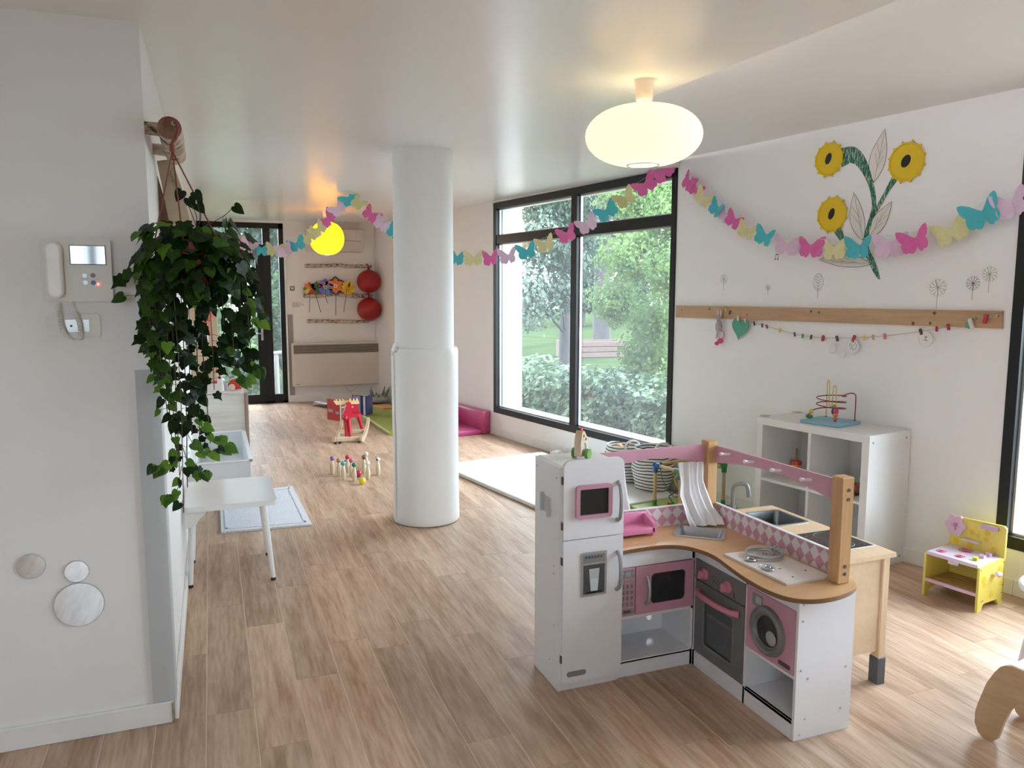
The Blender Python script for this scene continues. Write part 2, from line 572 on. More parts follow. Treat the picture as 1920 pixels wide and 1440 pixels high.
# ---- walls
wall_right = struct('wall_right', [
    box(-6.6, 8.7, -0.36, 0.0, -0.3, 0.254), box(-6.6, 8.7, -0.36, 0.0, 2.535, 2.75),
    box(4.82, 8.7, -0.36, 0.0, 0.254, 2.535), box(-0.50, 1.99, -0.36, 0.0, 0.254, 2.535),
    box(-6.6, -3.10, -0.36, 0.0, 0.254, 2.535)], WALL, FW, smooth=0)
wall_front = struct('wall_front', [box(-3.2, -0.435, 2.975, 3.225, -0.05, 2.62)], WALL, smooth=0)
wall_left = struct('wall_left', [box(-0.435, -0.185, 2.975, 11.75, -0.05, 2.66)], WALL, smooth=0)
wall_end = struct('wall_end', [box(-0.435, -0.14, 11.5, 11.75, -0.05, 2.7), box(-0.14, 0.995, 11.5, 11.75, 2.535, 2.7), box(0.995, 2.6, 11.5, 11.75, -0.05, 2.7)], WALL, smooth=0)
wall_rear = struct('wall_rear', [box(-3.2, -1.65, -3.25, -3.0, -0.05, 2.7), box(-0.55, 5.3, -3.25, -3.0, -0.05, 2.7), box(-1.65, -0.55, -3.25, -3.0, -0.05, 0.95), box(-1.65, -0.55, -3.25, -3.0, 2.35, 2.7)], WALL, smooth=0)
wall_west = struct('wall_west', [box(-3.25, -3.0, -3.25, 3.2, -0.05, 2.66)], WALL, smooth=0)

# ---- baseboards
bb_f = struct('baseboard_front', [box(-3.0, -0.185, 2.957, 2.975, 0, 0.082, 0.003)], SKIRT)
part(bb_f, 'worn_corner', [box(-0.192, -0.183, 2.953, 2.9605, 0.002, 0.08, 0.002)], pm('scuffed_wood', (0.32, 0.27, 0.22), 0.6, var=0.5, scale=60))
struct('baseboard_left', [box(-0.185, -0.171, 2.975, 11.49, 0, 0.08, 0.003)], SKIRT)
struct('baseboard_end', [box(0.995, 2.29, 11.484, 11.5, 0, 0.10, 0.003)], SKIRT)
bb_r = struct('baseboard_right', [box(-5.5, 8.33, 0.0, 0.003, 0, 0.084)], pm('tile_grout', (0.55, 0.54, 0.51), 0.7), FW)
TILEW = pm('plinth_tile', (0.80, 0.79, 0.76), 0.25, var=0.02, scale=4, rand=0.03)
for k in range(30):
    s = -1.6 + 0.331*k
    part(bb_r, 'tile', box(s+0.001, s+0.330, 0.003, 0.011, 0.001, 0.085, 0.0015), TILEW)

# ---- window 1 (in view) and window 2 (at the right edge)
def window(name, s0, s1, z0, z1, mull, zt, base):
    wn = struct(name, [
        box(s0, s1, -0.075, 0.012, z1-0.065, z1, 0.002), box(s0, s1, -0.075, 0.012, z0, z0+0.065, 0.002),
        box(s0, s0+0.055, -0.075, 0.012, z0, z1, 0.002), box(s1-0.055, s1, -0.075, 0.012, z0, z1, 0.002)], FRAME, FW, base)
    for m in mull:
        part(wn, 'mullion', [box(m-0.045, m+0.045, -0.07, 0.008, z0+0.06, z1-0.06, 0.002)], FRAME)
    edges = [s0+0.055] + [e for m in mull for e in (m-0.045, m+0.045)] + [s1-0.055]
    for a, b in zip(edges[::2], edges[1::2]):
        part(wn, 'transom', [box(a, b, -0.07, 0.006, zt-0.045, zt+0.045, 0.002)], FRAME)
        for za, zb in ((z0+0.065, zt-0.045), (zt+0.045, z1-0.065)):
            parts(wn, 'glazing_bead', [box(a, a+0.012, -0.052, -0.03, za, zb), box(b-0.012, b, -0.052, -0.03, za, zb), box(a, b, -0.052, -0.03, za, za+0.012), box(a, b, -0.052, -0.03, zb-0.012, zb)], FRAME_IN)
            part(wn, 'pane', [box(a, b, -0.044, -0.038, za, zb)], GLASS, smooth=0)
    part(wn, 'outer_sill', [box(s0-0.03, s1+0.03, -0.40, -0.075, z0-0.03, z0+0.02)], pm('zinc_sill', (0.55, 0.56, 0.57), 0.4))
    return wn
window('window_1', 1.99, 4.82, 0.254, 2.53, [3.34], 2.14, (3.4, 0, 0.254))
window('window_2', -3.10, -0.50, 0.245, 2.53, [-1.8], 2.14, (-1.8, 0, 0.245))
w3 = struct('window_3', [box(-1.65, -0.55, -3.14, -3.06, 2.29, 2.35), box(-1.65, -0.55, -3.14, -3.06, 0.95, 1.01), box(-1.65, -1.59, -3.14, -3.06, 0.95, 2.35), box(-0.61, -0.55, -3.14, -3.06, 0.95, 2.35)], FRAME)
part(w3, 'mullion', [box(-1.13, -1.07, -3.14, -3.06, 1.0, 2.3)], FRAME)
for a, b in ((-1.59, -1.13), (-1.07, -0.61)):
    part(w3, 'pane', [box(a, b, -3.105, -3.099, 1.01, 2.29)], GLASS, smooth=0)

# ---- glazed end door with a sidelight
d1 = struct('door_1', [
    box(-0.14, 0.99, 11.50, 11.58, 2.46, 2.535, 0.002), box(-0.14, -0.06, 11.50, 11.58, 0, 2.535, 0.002), box(0.925, 0.99, 11.50, 11.58, 0, 2.535, 0.002),
    box(-0.14, 0.99, 11.50, 11.58, 0.0, 0.03), box(0.71, 0.81, 11.50, 11.58, 0, 2.47, 0.002)], FRAME, base=(0.42, 11.5, 0))
part(d1, 'transom', [box(-0.06, 0.71, 11.502, 11.575, 2.12, 2.235, 0.002)], FRAME)
leaf = part(d1, 'door_leaf', [box(-0.055, 0.06, 11.495, 11.565, 0.03, 2.115, 0.002), box(0.605, 0.712, 11.495, 11.565, 0.03, 2.115, 0.002), box(0.06, 0.605, 11.495, 11.565, 2.03, 2.115), box(0.06, 0.605, 11.495, 11.565, 0.03, 0.13)], FRAME)
part(leaf, 'handle', [tube(smoothpath([(0.665, 11.49, 1.0), (0.665, 11.44, 1.0), (0.60, 11.435, 1.0), (0.56, 11.435, 1.0)]), 0.009, 8), box(0.65, 0.68, 11.485, 11.496, 0.9, 1.08, 0.003)], STEEL)
part(leaf, 'pane', [box(0.06, 0.605, 11.527, 11.533, 0.13, 2.03)], DOORGLASS, smooth=0)
part(d1, 'pane', [box(-0.06, 0.71, 11.537, 11.543, 2.235, 2.46)], DOORGLASS, smooth=0)
sl = part(d1, 'sidelight_rail', [box(0.81, 0.925, 11.505, 11.575, 0.03, 0.125)], FRAME)
part(d1, 'pane', [box(0.81, 0.925, 11.537, 11.543, 0.125, 2.46)], DOORGLASS, smooth=0)
struct('trim_1', [box(0.992, 1.015, 11.482, 11.5, 0.1, 2.54, 0.002)], SKIRT)
struct('trim_2', [box(2.245, 2.262, 11.488, 11.5, 0.1, 2.56), box(1.75, 2.25, 11.49, 11.5, 0.115, 0.128)], SKIRT)

# ---- round column
colm = struct('column', [lathe([(0.200, 0), (0.200, 2.55)], 48, (1.352, 5.153, 0))], PLASTER, base=(1.352, 5.153, 0))

# ================================================================ OUTSIDE
GRASS = leafy('lawn_grass', (0.021, 0.032, 0.014), (0.034, 0.048, 0.021), 0.0, scale=0.9, rand=0.0, rough=1.0, spec=0.0)
struct('ground', [box(-40, 60, -30, 80, -0.45, -0.2)], GRASS, smooth=0)
def cards(n, pick, size, droop=0.3, leafshape=0):
    """many separate small leaves as one mesh: each a folded two-triangle pair"""
    v, f = [], []
    for i in range(n):
        p, out = pick()
        s = size*random.uniform(0.65, 1.35)
        nrm_ = (Vector(out) + Vector((random.gauss(0, .55), random.gauss(0, .55), random.gauss(0, .55)))).normalized()
        dn = Vector((random.gauss(0, .6), random.gauss(0, .6), -droop + random.gauss(0, .5)))
        dn = dn - nrm_*dn.dot(nrm_)
        if dn.length < 1e-3: continue
        dn.normalize(); sd = dn.cross(nrm_)
        p = Vector(p); o = len(v)
        a = p; t = p + dn*s
        m1 = p + dn*s*0.42 + sd*s*0.36 + nrm_*s*0.10
        m2 = p + dn*s*0.42 - sd*s*0.36 + nrm_*s*0.10
        v += [tuple(a), tuple(m1), tuple(t), tuple(m2)]
        f += [(o, o+1, o+2), (o, o+2, o+3)]
    return v, f
random.seed(21)
# hedge of large-leaved climber under the window, in window-wall frame
def hedge_pick():
    s = random.uniform(1.2, 8.6)
    u = random.random()
    top = 0.50 + 0.05*math.sin(s*3.1) + 0.04*math.sin(s*7.7+1) + (0.03 if s > 4 else 0)
    lump = 0.07*math.sin(s*5.3) + 0.05*math.sin(s*11+2)
    if u < 0.78:
        z = -0.2 + (top+0.2)*random.random()**0.85
        return (s, -1.0 - lump - 0.10*random.random() - 0.25*((z+0.2)/(top+0.2))**3, z + 0.05*math.sin(s*9)), (0, 0.8, 0.45)
    return (s, -1.1 - random.random()*0.9, top + random.uniform(-0.05, 0.08)), (0, 0.1, 1)
HEDGE = leafy('creeper_leaf', (0.038, 0.075, 0.040), (0.16, 0.235, 0.135), 0.25, scale=7, rand=0.0, rough=0.45, spec=0.3)
hd = thing('ivy_hedge', 'low hedge thick with ivy leaves just outside the tall window', 'hedge', (5, -1.5, -0.2), FW)
part(hd, 'woody_core', [box(1.2, 8.6, -1.95, -1.28, -0.2, 0.42, 0.1, 2)], pm('hedge_core', (0.02, 0.035, 0.015), 0.9))
part(hd, 'foliage', cards(17000, hedge_pick, 0.080, 0.7), HEDGE, kind='stuff', smooth=0)
BARK = pm('bark', (0.030, 0.026, 0.026), 0.9, var=0.35, scale=14, bump=0.4, bscale=18, stretch=(1, 1, 0.25))
def tree(name, label, base, h, trunk_r, blobs, n, size, mat, droop=0.4, group=None, lean=0.0):
    t = thing(name, label, 'tree', base, group=group)
    bx, by, bz = base
    part(t, 'trunk', [tube([(bx, by, bz), (bx+lean*0.4, by, bz+h*0.35), (bx+lean, by, bz+h*0.8), (bx+lean, by, bz+h)], [trunk_r, trunk_r*0.85, trunk_r*0.6, trunk_r*0.3], 12)], BARK)
    br = []
    for (cx, cy_, cz, rx, ry, rz) in blobs:
        br.append(tube([(bx+lean*0.5, by, bz+max(0.2, (cz-bz)*0.55)), (cx, cy_, cz)], [trunk_r*0.28, trunk_r*0.08], 6))
    part(t, 'branches', br, BARK)
    tot = sum(b[3]*b[4]*b[5] for b in blobs)
    def pick():
        q = random.random()*tot
        for b in blobs:
            q -= b[3]*b[4]*b[5]
            if q <= 0: break
        a = random.uniform(0, 2*PI); cz = random.uniform(-1, 1); sr = math.sqrt(1-cz*cz)
        rr = random.random()**0.4
        rr *= 0.75 + 0.25*math.sin(5*a+3*cz)*math.sin(4*cz+2*a)
        d = (sr*math.cos(a), sr*math.sin(a), cz)
        return (b[0]+d[0]*b[3]*rr, b[1]+d[1]*b[4]*rr, b[2]+d[2]*b[5]*rr), d
    part(t, 'foliage', cards(n, pick, size, droop), mat, kind='stuff', smooth=0)
    return t
L_BRIGHT = leafy('leaf_bright', (0.04, 0.085, 0.022), (0.13, 0.20, 0.065), 0.45, scale=0.8, rand=0)
L_MID = leafy('leaf_mid', (0.022, 0.045, 0.016), (0.065, 0.105, 0.04), 0.4, scale=0.7, rand=0)
L_CEDAR = leafy('leaf_cedar', (0.026, 0.045, 0.032), (0.085, 0.115, 0.085), 0.25, scale=0.9, rand=0)
L_FAR = leafy('leaf_far', (0.018, 0.033, 0.02), (0.048, 0.072, 0.042), 0.3, scale=0.3, rand=0)
tree('leafy_tree', 'bright green leafy tree close outside the right window pane', (5.75, 9.1, -0.2), 3.6, 0.05,
     [(5.05, 8.75, 2.05, .62, .6, .5), (4.78, 7.75, 1.25, .40, .45, .42), (5.10, 9.25, 1.45, .55, .5, .42), (5.55, 9.2, 2.85, .9, .8, .55), (5.3, 8.5, 1.2, .5, .5, .4), (4.62, 7.3, 1.75, .30, .35, .45), (5.35, 8.3, 2.5, .5, .6, .5), (4.9, 8.15, .85, .45, .45, .42), (5.25, 8.6, .6, .55, .5, .4), (4.55, 6.9, .75, .25, .3, .3)], 24000, 0.052, L_BRIGHT, 0.35)
tree('weeping_cedar', 'grey-green cedar with drooping boughs beside the white outer wall edge', (7.0, 15.0, -0.2), 6.5, 0.13,
     [(5.95, 13.7, 2.5, .85, .8, .8), (6.5, 14.5, 3.5, 1.3, 1.1, .9), (6.30, 13.7, 1.55, .75, .6, .55), (5.6, 13.5, 1.5, .6, .7, .9), (7.1, 14.6, 2.6, .8, .8, .8), (6.9, 14.6, 4.6, 1.4, 1.2, .8), (6.55, 13.9, 2.2, .7, .6, .5)], 17000, 0.085, L_CEDAR, 1.8)
tree('park_cedar', 'tall cedar with a thick bare trunk far across the lawn', (11.55, 22.0, -0.2), 9, 0.29,
     [(11.0, 21.0, 5.2, 2.2, 1.4, .5), (12.8, 22.3, 4.3, 1.6, 1.6, .45), (10.4, 21.6, 3.3, 1.3, 1.2, .4), (12.0, 22.0, 6.6, 3.0, 2.0, .6), (13.4, 22.5, 2.6, 1.2, 1.4, .4)], 6000, 0.16, L_CEDAR, 0.6)
for i, (x, y, rr, h) in enumerate(((8.5, 37, 2.5, 7), (13.6, 41, 2.5, 9), (18.7, 38, 2.5, 7.5), (23.8, 41, 2.5, 8.5), (28.9, 37, 2.5, 8), (3.4, 40, 2.5, 8.5))):
    tree('distant_tree', ['distant dark tree behind the weeping cedar', 'distant tree straight behind the cedar trunk', 'distant tree to the right of the cedar trunk', 'distant tree half hidden behind the bright leafy tree', 'distant tree furthest along the far hedge line', 'distant tree hidden furthest along behind the outer wall'][i],
         (x, y, -0.2), h, 0.22, [(x, y, 1.8, rr*0.9, rr*0.6, 1.7), (x+0.1, y, h*0.5, rr*.98, rr*0.6, h*0.25), (x-0.3, y+0.3, h*0.78, rr*0.8, rr*0.5, h*0.25)], 3200, 0.42, L_FAR, 0.4, group='trees along the far side of the lawn')
for i, (x, y, rx, rz, z, lab) in enumerate(((0.35, 13.7, .55, .6, 0.2, 'low bright bush right outside the glazed door'), (1.25, 14.9, .7, 1.1, 1.0, 'tall bush outside the sidelight of the glazed door'), (-0.15, 16.3, .8, 1.2, 1.3, 'rounded bush outside behind the glazed door leaf'), (1.0, 17.6, 1.9, 1.6, 3.0, 'high pale tree filling the top of the glazed door'))):
    tree('garden_bush', lab, (x, y, -0.2), z+rz+0.2, 0.04, [(x, y, z, rx, rx*0.8, rz), (x+0.3*rx, y-0.2, z+0.4*rz, rx*.6, rx*.6, rz*.6), (x-0.4*rx, y, z-0.3*rz, rx*.6, rx*.6, rz*.6)], 3600, 0.10 if y < 17 else 0.16, (L_BRIGHT, L_MID, L_BRIGHT, L_FAR)[i], 0.3)
WEATHERED = wood('weathered_wood', (0.14, 0.13, 0.115), (0.22, 0.21, 0.19), 0.8, axis=2)
fn = thing('rail_fence', 'weathered wooden post and rail fence outside the glazed door', 'fence', (1.0, 14.0, -0.2))
for x, y in ((1.03, 14.1), (0.2, 14.25)):
    part(fn, 'post', cyl((x, y, -0.2), (x, y, 0.52), 0.05, 0.045, 10), WEATHERED)
part(fn, 'rail', cyl((0.1, 14.2, 0.42), (1.3, 14.05, 0.55), 0.035, 0.035, 8), WEATHERED)
PLANTER = wood('planter_board', (0.05, 0.026, 0.02), (0.085, 0.048, 0.037), 0.7, axis=0)
pl = thing('planter_box', 'reddish brown wooden planter box standing on the lawn', 'planter', (9.9, 19.4, -0.2))
for k in range(3):
    part(pl, 'board', [turn(box(9.05, 10.75, 19.1, 19.15, -0.19+0.15*k, -0.055+0.15*k, 0.004), -0.12, (9.9, 19.4, 0))], PLANTER)
    part(pl, 'board', [turn(box(9.05, 10.75, 19.85, 19.9, -0.19+0.15*k, -0.055+0.15*k, 0.004), -0.12, (9.9, 19.4, 0))], PLANTER)
parts(pl, 'end_board', [turn(box(9.0, 9.05, 19.1, 19.9, -0.2, 0.26), -0.12, (9.9, 19.4, 0)), turn(box(10.75, 10.8, 19.1, 19.9, -0.2, 0.26), -0.12, (9.9, 19.4, 0))], PLANTER)
part(pl, 'soil', [turn(box(9.05, 10.75, 19.15, 19.85, 0.1, 0.2), -0.12, (9.9, 19.4, 0))], BARK)

# ================================================================ LAMPS
def lantern(name, label, x, y, zc, rx, rz, paper, cup_h, neck, bulb_power, bulbcol, ribs):
    zt = zceil(x, y)
    t = thing(name, label, 'lamp', (x, y, zt))
    CUP = pm('lamp_cup_'+name, (0.80, 0.72, 0.62), 0.45, var=0.02)
    part(t, 'ceiling_cup', [lathe([(0.034, zt-cup_h), (0.037, zt-cup_h+0.004), (0.042, zt-0.01), (0.042, zt-0.001)], 24, (x, y, 0))], CUP)
    part(t, 'cord', cyl((x, y, zc+rz*0.2), (x, y, zt-cup_h), 0.006, 0.006, 8), CUP)
    prof = []
    m = ribs
    a0 = math.asin(min(1, neck/rx)); 
    for i in range(m*2+1):
        a = -PI/2 + a0 + (PI-2*a0)*i/(m*2)
        k = 1.0 if i % 2 == 0 else 0.992
        e = 0.82
        cr = math.copysign(abs(math.cos(a))**e, math.cos(a)); sr = math.copysign(abs(math.sin(a))**1.0, math.sin(a))
        prof.append((max(neck*0.8, rx*cr*k), zc + rz*sr*k))
    v, f = lathe(prof, 48, (x, y, 0))
    f = [q for q in f if len(q) == 4]
    part(t, 'paper_shade', (v, f), paper, smooth=25)
    parts(t, 'rim_wire', [torus((x, y, prof[0][1]), prof[0][0], 0.003, 32, 6), torus((x, y, prof[-1][1]), prof[-1][0], 0.003, 32, 6)], STEEL)
    part(t, 'bulb', [ball((x, y, zc-0.02), 0.03, 0.03, 0.038), cyl((x, y, zc+0.015), (x, y, zc+0.06), 0.018, 0.016, 12)], emit('bulb_'+name, bulbcol, 3))
    l = bpy.data.lights.new('lamp_light', 'POINT'); l.energy = bulb_power; l.color = bulbcol; l.shadow_soft_size = 0.04
    lo = bpy.data.objects.new('lamp_light', l); COL.objects.link(lo); lo.parent = t; lo.location = (0, 0, zc-0.07-zt)
    return t
def paper(name, col, glow, strength, trans):
    m, n, b, o = _nodes(name)
    L = n.links
    d = n.nodes.new('ShaderNodeBsdfDiffuse'); d.inputs[0].default_value = (*col, 1)
    tr = n.nodes.new('ShaderNodeBsdfTranslucent'); tr.inputs[0].default_value = (*col, 1)
    e = n.nodes.new('ShaderNodeEmission'); e.inputs[0].default_value = (*glow, 1); e.inputs[1].default_value = strength
    m1 = n.nodes.new('ShaderNodeMixShader'); m1.inputs[0].default_value = trans
    ad = n.nodes.new('ShaderNodeAddShader')
    n.nodes.remove(b)
    L.new(d.outputs[0], m1.inputs[1]); L.new(tr.outputs[0], m1.inputs[2])
    L.new(m1.outputs[0], ad.inputs[0]); L.new(e.outputs[0], ad.inputs[1]); L.new(ad.outputs[0], o.inputs['Surface'])
    return m
lantern('white_paper_lantern', 'flattened white ribbed paper lantern hanging from the ceiling in front of the tall window', 1.80, 3.062, 2.254, 0.255, 0.128,
        paper('paper_cream', (0.94, 0.91, 0.82), (1.0, 0.86, 0.62), 0.05, 0.22), 0.085, 0.052, 0.26, (1.0, 0.72, 0.42), 26)
lantern('yellow_paper_lantern', 'round yellow ribbed paper lantern glowing by the far end wall', 1.326, 9.552, 2.213, 0.203, 0.197,
        paper('paper_yellow', (0.95, 0.70, 0.05), (1.0, 0.62, 0.03), 0.03, 0.36), 0.085, 0.05, 1.3, (1.0, 0.66, 0.25), 9)

# ================================================================ INTERCOM WALL (front face y = 2.975)
Y = 2.975
ic = thing('intercom', 'white video intercom with handset and small screen on the near wall', 'intercom', (-0.41, Y, 1.54))
ICW = pm('intercom_white', (0.74, 0.72, 0.68), 0.45, var=0.02)
part(ic, 'body', [prism(rrect(-0.513, -0.305, 1.54, 1.745, 0.006), Y-0.03, Y, 'xz')], ICW)
HSW = pm('handset_white', (0.84, 0.82, 0.79), 0.35)
hsb = bmesh.new()
hv, hf = prism(rrect(-0.4965, -0.4455, 1.549, 1.734, 0.0245, 6), Y-0.060, Y-0.034, 'xz')
hs_ = part(ic, 'handset', [(hv, hf)], HSW)
hsb.free()
bvm = hs_.modifiers.new('soft_edges', 'BEVEL'); bvm.width = 0.009; bvm.segments = 3; bvm.limit_method = 'ANGLE'
parts(hs_, 'ear_pad', [box(-0.489, -0.453, Y-0.036, Y-0.030, 1.69, 1.725, 0.002), box(-0.489, -0.453, Y-0.036, Y-0.030, 1.558, 1.59, 0.002)], HSW)
part(ic, 'screen_bezel', [box(-0.427, -0.320, Y-0.0315, Y-0.03, 1.661, 1.725)], BLACK)
part(ic, 'screen', [box(-0.4245, -0.3225, Y-0.033, Y-0.0312, 1.6635, 1.7225)], pm('screen_glass', (0.10, 0.11, 0.14), 0.05, spec=1.0))
for (x, z, m, lab) in ((-0.386, 1.625, SILVER, None), (-0.362, 1.626, pm('button_dark', (0.22, 0.22, 0.21), 0.5), 'dark grey button'), (-0.385, 1.602, SILVER, None), (-0.362, 1.602, pm('button_blue', (0.02, 0.16, 0.42), 0.4), 'blue round button')):
    part(ic, 'button', [prism(circ(x, z, 0.0075, 18), Y-0.0335, Y-0.03, 'xz')], m, lab)
part(ic, 'indicator_light', [ball((-0.348, Y-0.031, 1.597), 0.0022, n=8, m=6)], emit('led_red', (1, 0.05, 0.03), 5))
cordp = [(-0.470, Y-0.03, 1.545), (-0.468, Y-0.03, 1.50), (-0.462, Y-0.035, 1.45), (-0.447, Y-0.037, 1.422), (-0.425, Y-0.037, 1.412), (-0.410, Y-0.035, 1.425), (-0.412, Y-0.03, 1.47), (-0.422, Y-0.028, 1.505), (-0.430, Y-0.02, 1.54)]
cs = smoothpath(cordp, 18)
coil = []
for i, p in enumerate(cs[6:-18]):
    for q in range(3):
        a = (i*3+q)*1.15
        p2 = Vector(cs[6+i]).lerp(Vector(cs[min(7+i, len(cs)-1)]), q/3)
        coil.append((p2.x+0.006*math.cos(a), p2.y+0.006*math.sin(a), p2.z))
part(ic, 'coiled_cord', [tube(coil, 0.0022, 5), tube(cs[:8], 0.002, 5), tube(cs[-20:], 0.002, 5)], ICW)
so = thing('wall_socket', 'white wall socket plate under the intercom handset cord', 'socket', (-0.43, Y, 1.417))
part(so, 'plate', [prism(rrect(-0.512, -0.351, 1.417, 1.497, 0.010), Y-0.009, Y, 'xz')], ICW)
part(so, 'insert', [box(-0.472, -0.383, Y-0.0115, Y-0.009, 1.436, 1.480, 0.001)], pm('socket_gloss', (0.62, 0.62, 0.62), 0.12))
part(so, 'contact_hole', [cyl((-0.438, Y-0.013, 1.458), (-0.438, Y-0.011, 1.458), 0.004, 0.004, 12)], BLACK)
sw = thing('light_switch', 'plain white switch plate half hidden behind the ivy', 'switch', (-0.25, Y, 1.585))
part(sw, 'plate', [prism(rrect(-0.279, -0.2, 1.588, 1.686, 0.006), Y-0.009, Y, 'xz')], ICW)
part(sw, 'rocker', [box(-0.268, -0.212, Y-0.012, Y-0.009, 1.605, 1.67, 0.002)], ICW)
GUARD = pm('guard_foam', (0.47, 0.48, 0.48), 0.6, var=0.02)
solo('corner_guard', 'pale grey foam guard on the near wall corner', 'guard', (-0.21, Y, 0.083),
     [prism([(-0.254, Y), (-0.254, Y-0.010), (-0.205, Y-0.012), (-0.185, Y-0.012), (-0.178, Y-0.010), (-0.174, Y-0.004), (-0.174, Y+0.06), (-0.185, Y+0.06), (-0.185, Y)], 0.083, 1.302)], GUARD)
MIRROR = pm('mirror', (0.75, 0.76, 0.76), 0.04, metal=1.0, var=0.01)
def mirror(x, z, r, lab):
    t = thing('round_mirror', lab, 'mirror', (x, Y, z-r), group='round mirrors low on the near wall')
    part(t, 'disc', [prism(circ(x, z, r, 36), Y-0.005, Y, 'xz')], MIRROR)
    part(t, 'rim', [torus((x, Y-0.003, z), r+0.0005, 0.0022, 36, 6, 'y')], pm('mirror_rim', (0.45, 0.45, 0.44), 0.4))
mirror(-0.606, 0.643, 0.0415, 'small round mirror standing apart, nearest the photo\'s left edge')
mirror(-0.471, 0.607, 0.037, 'smallest round mirror right above the large one')
mirror(-0.470, 0.487, 0.077, 'largest round mirror on the lower near wall')

# ================================================================ IVY, LOG AND CARDBOARD
def birch():
    if 'birch' in MATS: return MATS['birch']
    m, n, b, o = _nodes('birch')
    L = n.links
    tc = n.nodes.new('ShaderNodeTexCoord')
    nz = n.nodes.new('ShaderNodeTexNoise'); nz.inputs['Scale'].default_value = 22; nz.inputs['Detail'].default_value = 6; nz.inputs['Distortion'].default_value = 0.8
    L.new(tc.outputs['Object'], nz.inputs['Vector'])
    r = n.nodes.new('ShaderNodeValToRGB'); e = r.color_ramp.elements
    e[0].position = 0.36; e[0].color = (0.06, 0.045, 0.035, 1)
    e[1].position = 0.46; e[1].color = (0.40, 0.29, 0.22, 1)
    x = e.new(0.60); x.color = (0.60, 0.50, 0.42, 1)
    L.new(nz.outputs['Fac'], r.inputs[0]); L.new(r.outputs[0], b.inputs['Base Color'])
    bp = n.nodes.new('ShaderNodeBump'); bp.inputs['Strength'].default_value = 0.5; bp.inputs['Distance'].default_value = 0.006
    L.new(nz.outputs['Fac'], bp.inputs['Height']); L.new(bp.outputs[0], b.inputs['Normal'])
    b.inputs['Roughness'].default_value = 0.85
    MATS['birch'] = m
    return m
BIRCH = birch()
CUT = pm('cut_wood', (0.23, 0.12, 0.07), 0.7, var=0.3, scale=30)
lg = thing('birch_log', 'birch log bracket with sawn end high on the left wall', 'log', (-0.105, 3.1, 2.08))
part(lg, 'log', [tube([(-0.105, 2.93, 2.12), (-0.104, 3.1, 2.118), (-0.107, 3.28, 2.122), (-0.105, 3.47, 2.117)], [0.0385, 0.040, 0.039, 0.038], 20)], BIRCH)
part(lg, 'sawn_end', [prism(circ(-0.105, 2.12, 0.0375, 24), 2.927, 2.931, 'xz')], CUT)
part(lg, 'stub', [cyl((-0.187, 2.998, 2.128), (-0.12, 2.998, 2.124), 0.021, 0.023, 14)], BIRCH)
part(lg, 'stub', [cyl((-0.187, 3.40, 2.125), (-0.12, 3.40, 2.12), 0.021, 0.023, 14)], BIRCH)
part(lg, 'screw_eye', [torus((-0.090, 2.922, 2.135), 0.006, 0.0018, 16, 6, 'y')], STEEL)
CARD = pm('cardboard', (0.44, 0.34, 0.24), 0.85, var=0.06, scale=18, stretch=(1, 1, 0.3))
bd = thing('cardboard_sign', 'tall leaning cardboard strip with small lettering behind the ivy hanger', 'sign', (-0.14, 3.52, 1.80))
part(bd, 'strip', [prism([(-0.178, 2.095), (-0.122, 2.105), (-0.078, 1.95), (-0.055, 1.80), (-0.135, 1.80), (-0.157, 1.95)], 3.50, 3.515, 'xz')], CARD)
writing(bd, 'lettering', 'TOMATO', 0.017, Matrix.Translation((-0.123, 3.499, 2.025)) @ Matrix.Rotation(R(71), 4, 'Y') @ Matrix.Rotation(PI/2, 4, 'X'), pm('print_ink', (0.10, 0.08, 0.07), 0.8))
solo('driftwood_strip', 'dark brown bark strip behind the leaning cardboard', 'bark', (-0.165, 3.6, 1.78), [prism([(-0.183, 2.05), (-0.166, 1.98), (-0.14, 1.86), (-0.13, 1.76), (-0.183, 1.76)], 3.58, 3.60, 'xz')], pm('bark_strip', (0.13, 0.075, 0.045), 0.85, var=0.4, scale=25))

iv = thing('hanging_ivy', 'ivy trailing from a hanging terracotta pot by the near wall corner', 'plant', (-0.06, 2.9, 1.60))
TERRA = pm('terracotta_plastic', (0.22, 0.045, 0.025), 0.45, var=0.08)
part(iv, 'pot', [lathe([(0.0, 1.585), (0.075, 1.585), (0.080, 1.59), (0.108, 1.715), (0.116, 1.715), (0.116, 1.735), (0.106, 1.735), (0.10, 1.72), (0.0, 1.715)], 28, (-0.062, 2.90, 0))], TERRA)
part(iv, 'saucer', [lathe([(0.0, 1.572), (0.085, 1.572), (0.093, 1.592), (0.088, 1.592), (0.08, 1.58), (0, 1.58)], 28, (-0.062, 2.90, 0))], TERRA)
top = (-0.098, 2.905, 2.04)
part(iv, 'hanger', [tube([top, (-0.168, 2.90, 1.735)], 0.0028, 6), tube([top, (-0.075, 2.80, 1.735)], 0.0028, 6), tube([top, (0.04, 2.93, 1.735)], 0.0028, 6),
    tube(smoothpath([(-0.122, 2.918, 2.125), (-0.113, 2.912, 2.148), (-0.092, 2.91, 2.146), (-0.078, 2.908, 2.12), (-0.085, 2.906, 2.085), (-0.098, 2.905, 2.065), (-0.098, 2.905, 2.038)], 5), [0.004]*12+[0.006]*14+[0.0085]*5, 8)], TERRA)
IVYM = [leafy('ivy_dark', (0.005, 0.019, 0.002), (0.032, 0.080, 0.008), 0.15, scale=14, rand=0.5, rough=0.4, spec=0.22), leafy('ivy_fresh', (0.055, 0.15, 0.014), (0.14, 0.28, 0.03), 0.3, scale=14, rand=0.4, rough=0.45, spec=0.22)]
STEMM = pm('ivy_stem', (0.07, 0.05, 0.03), 0.7)
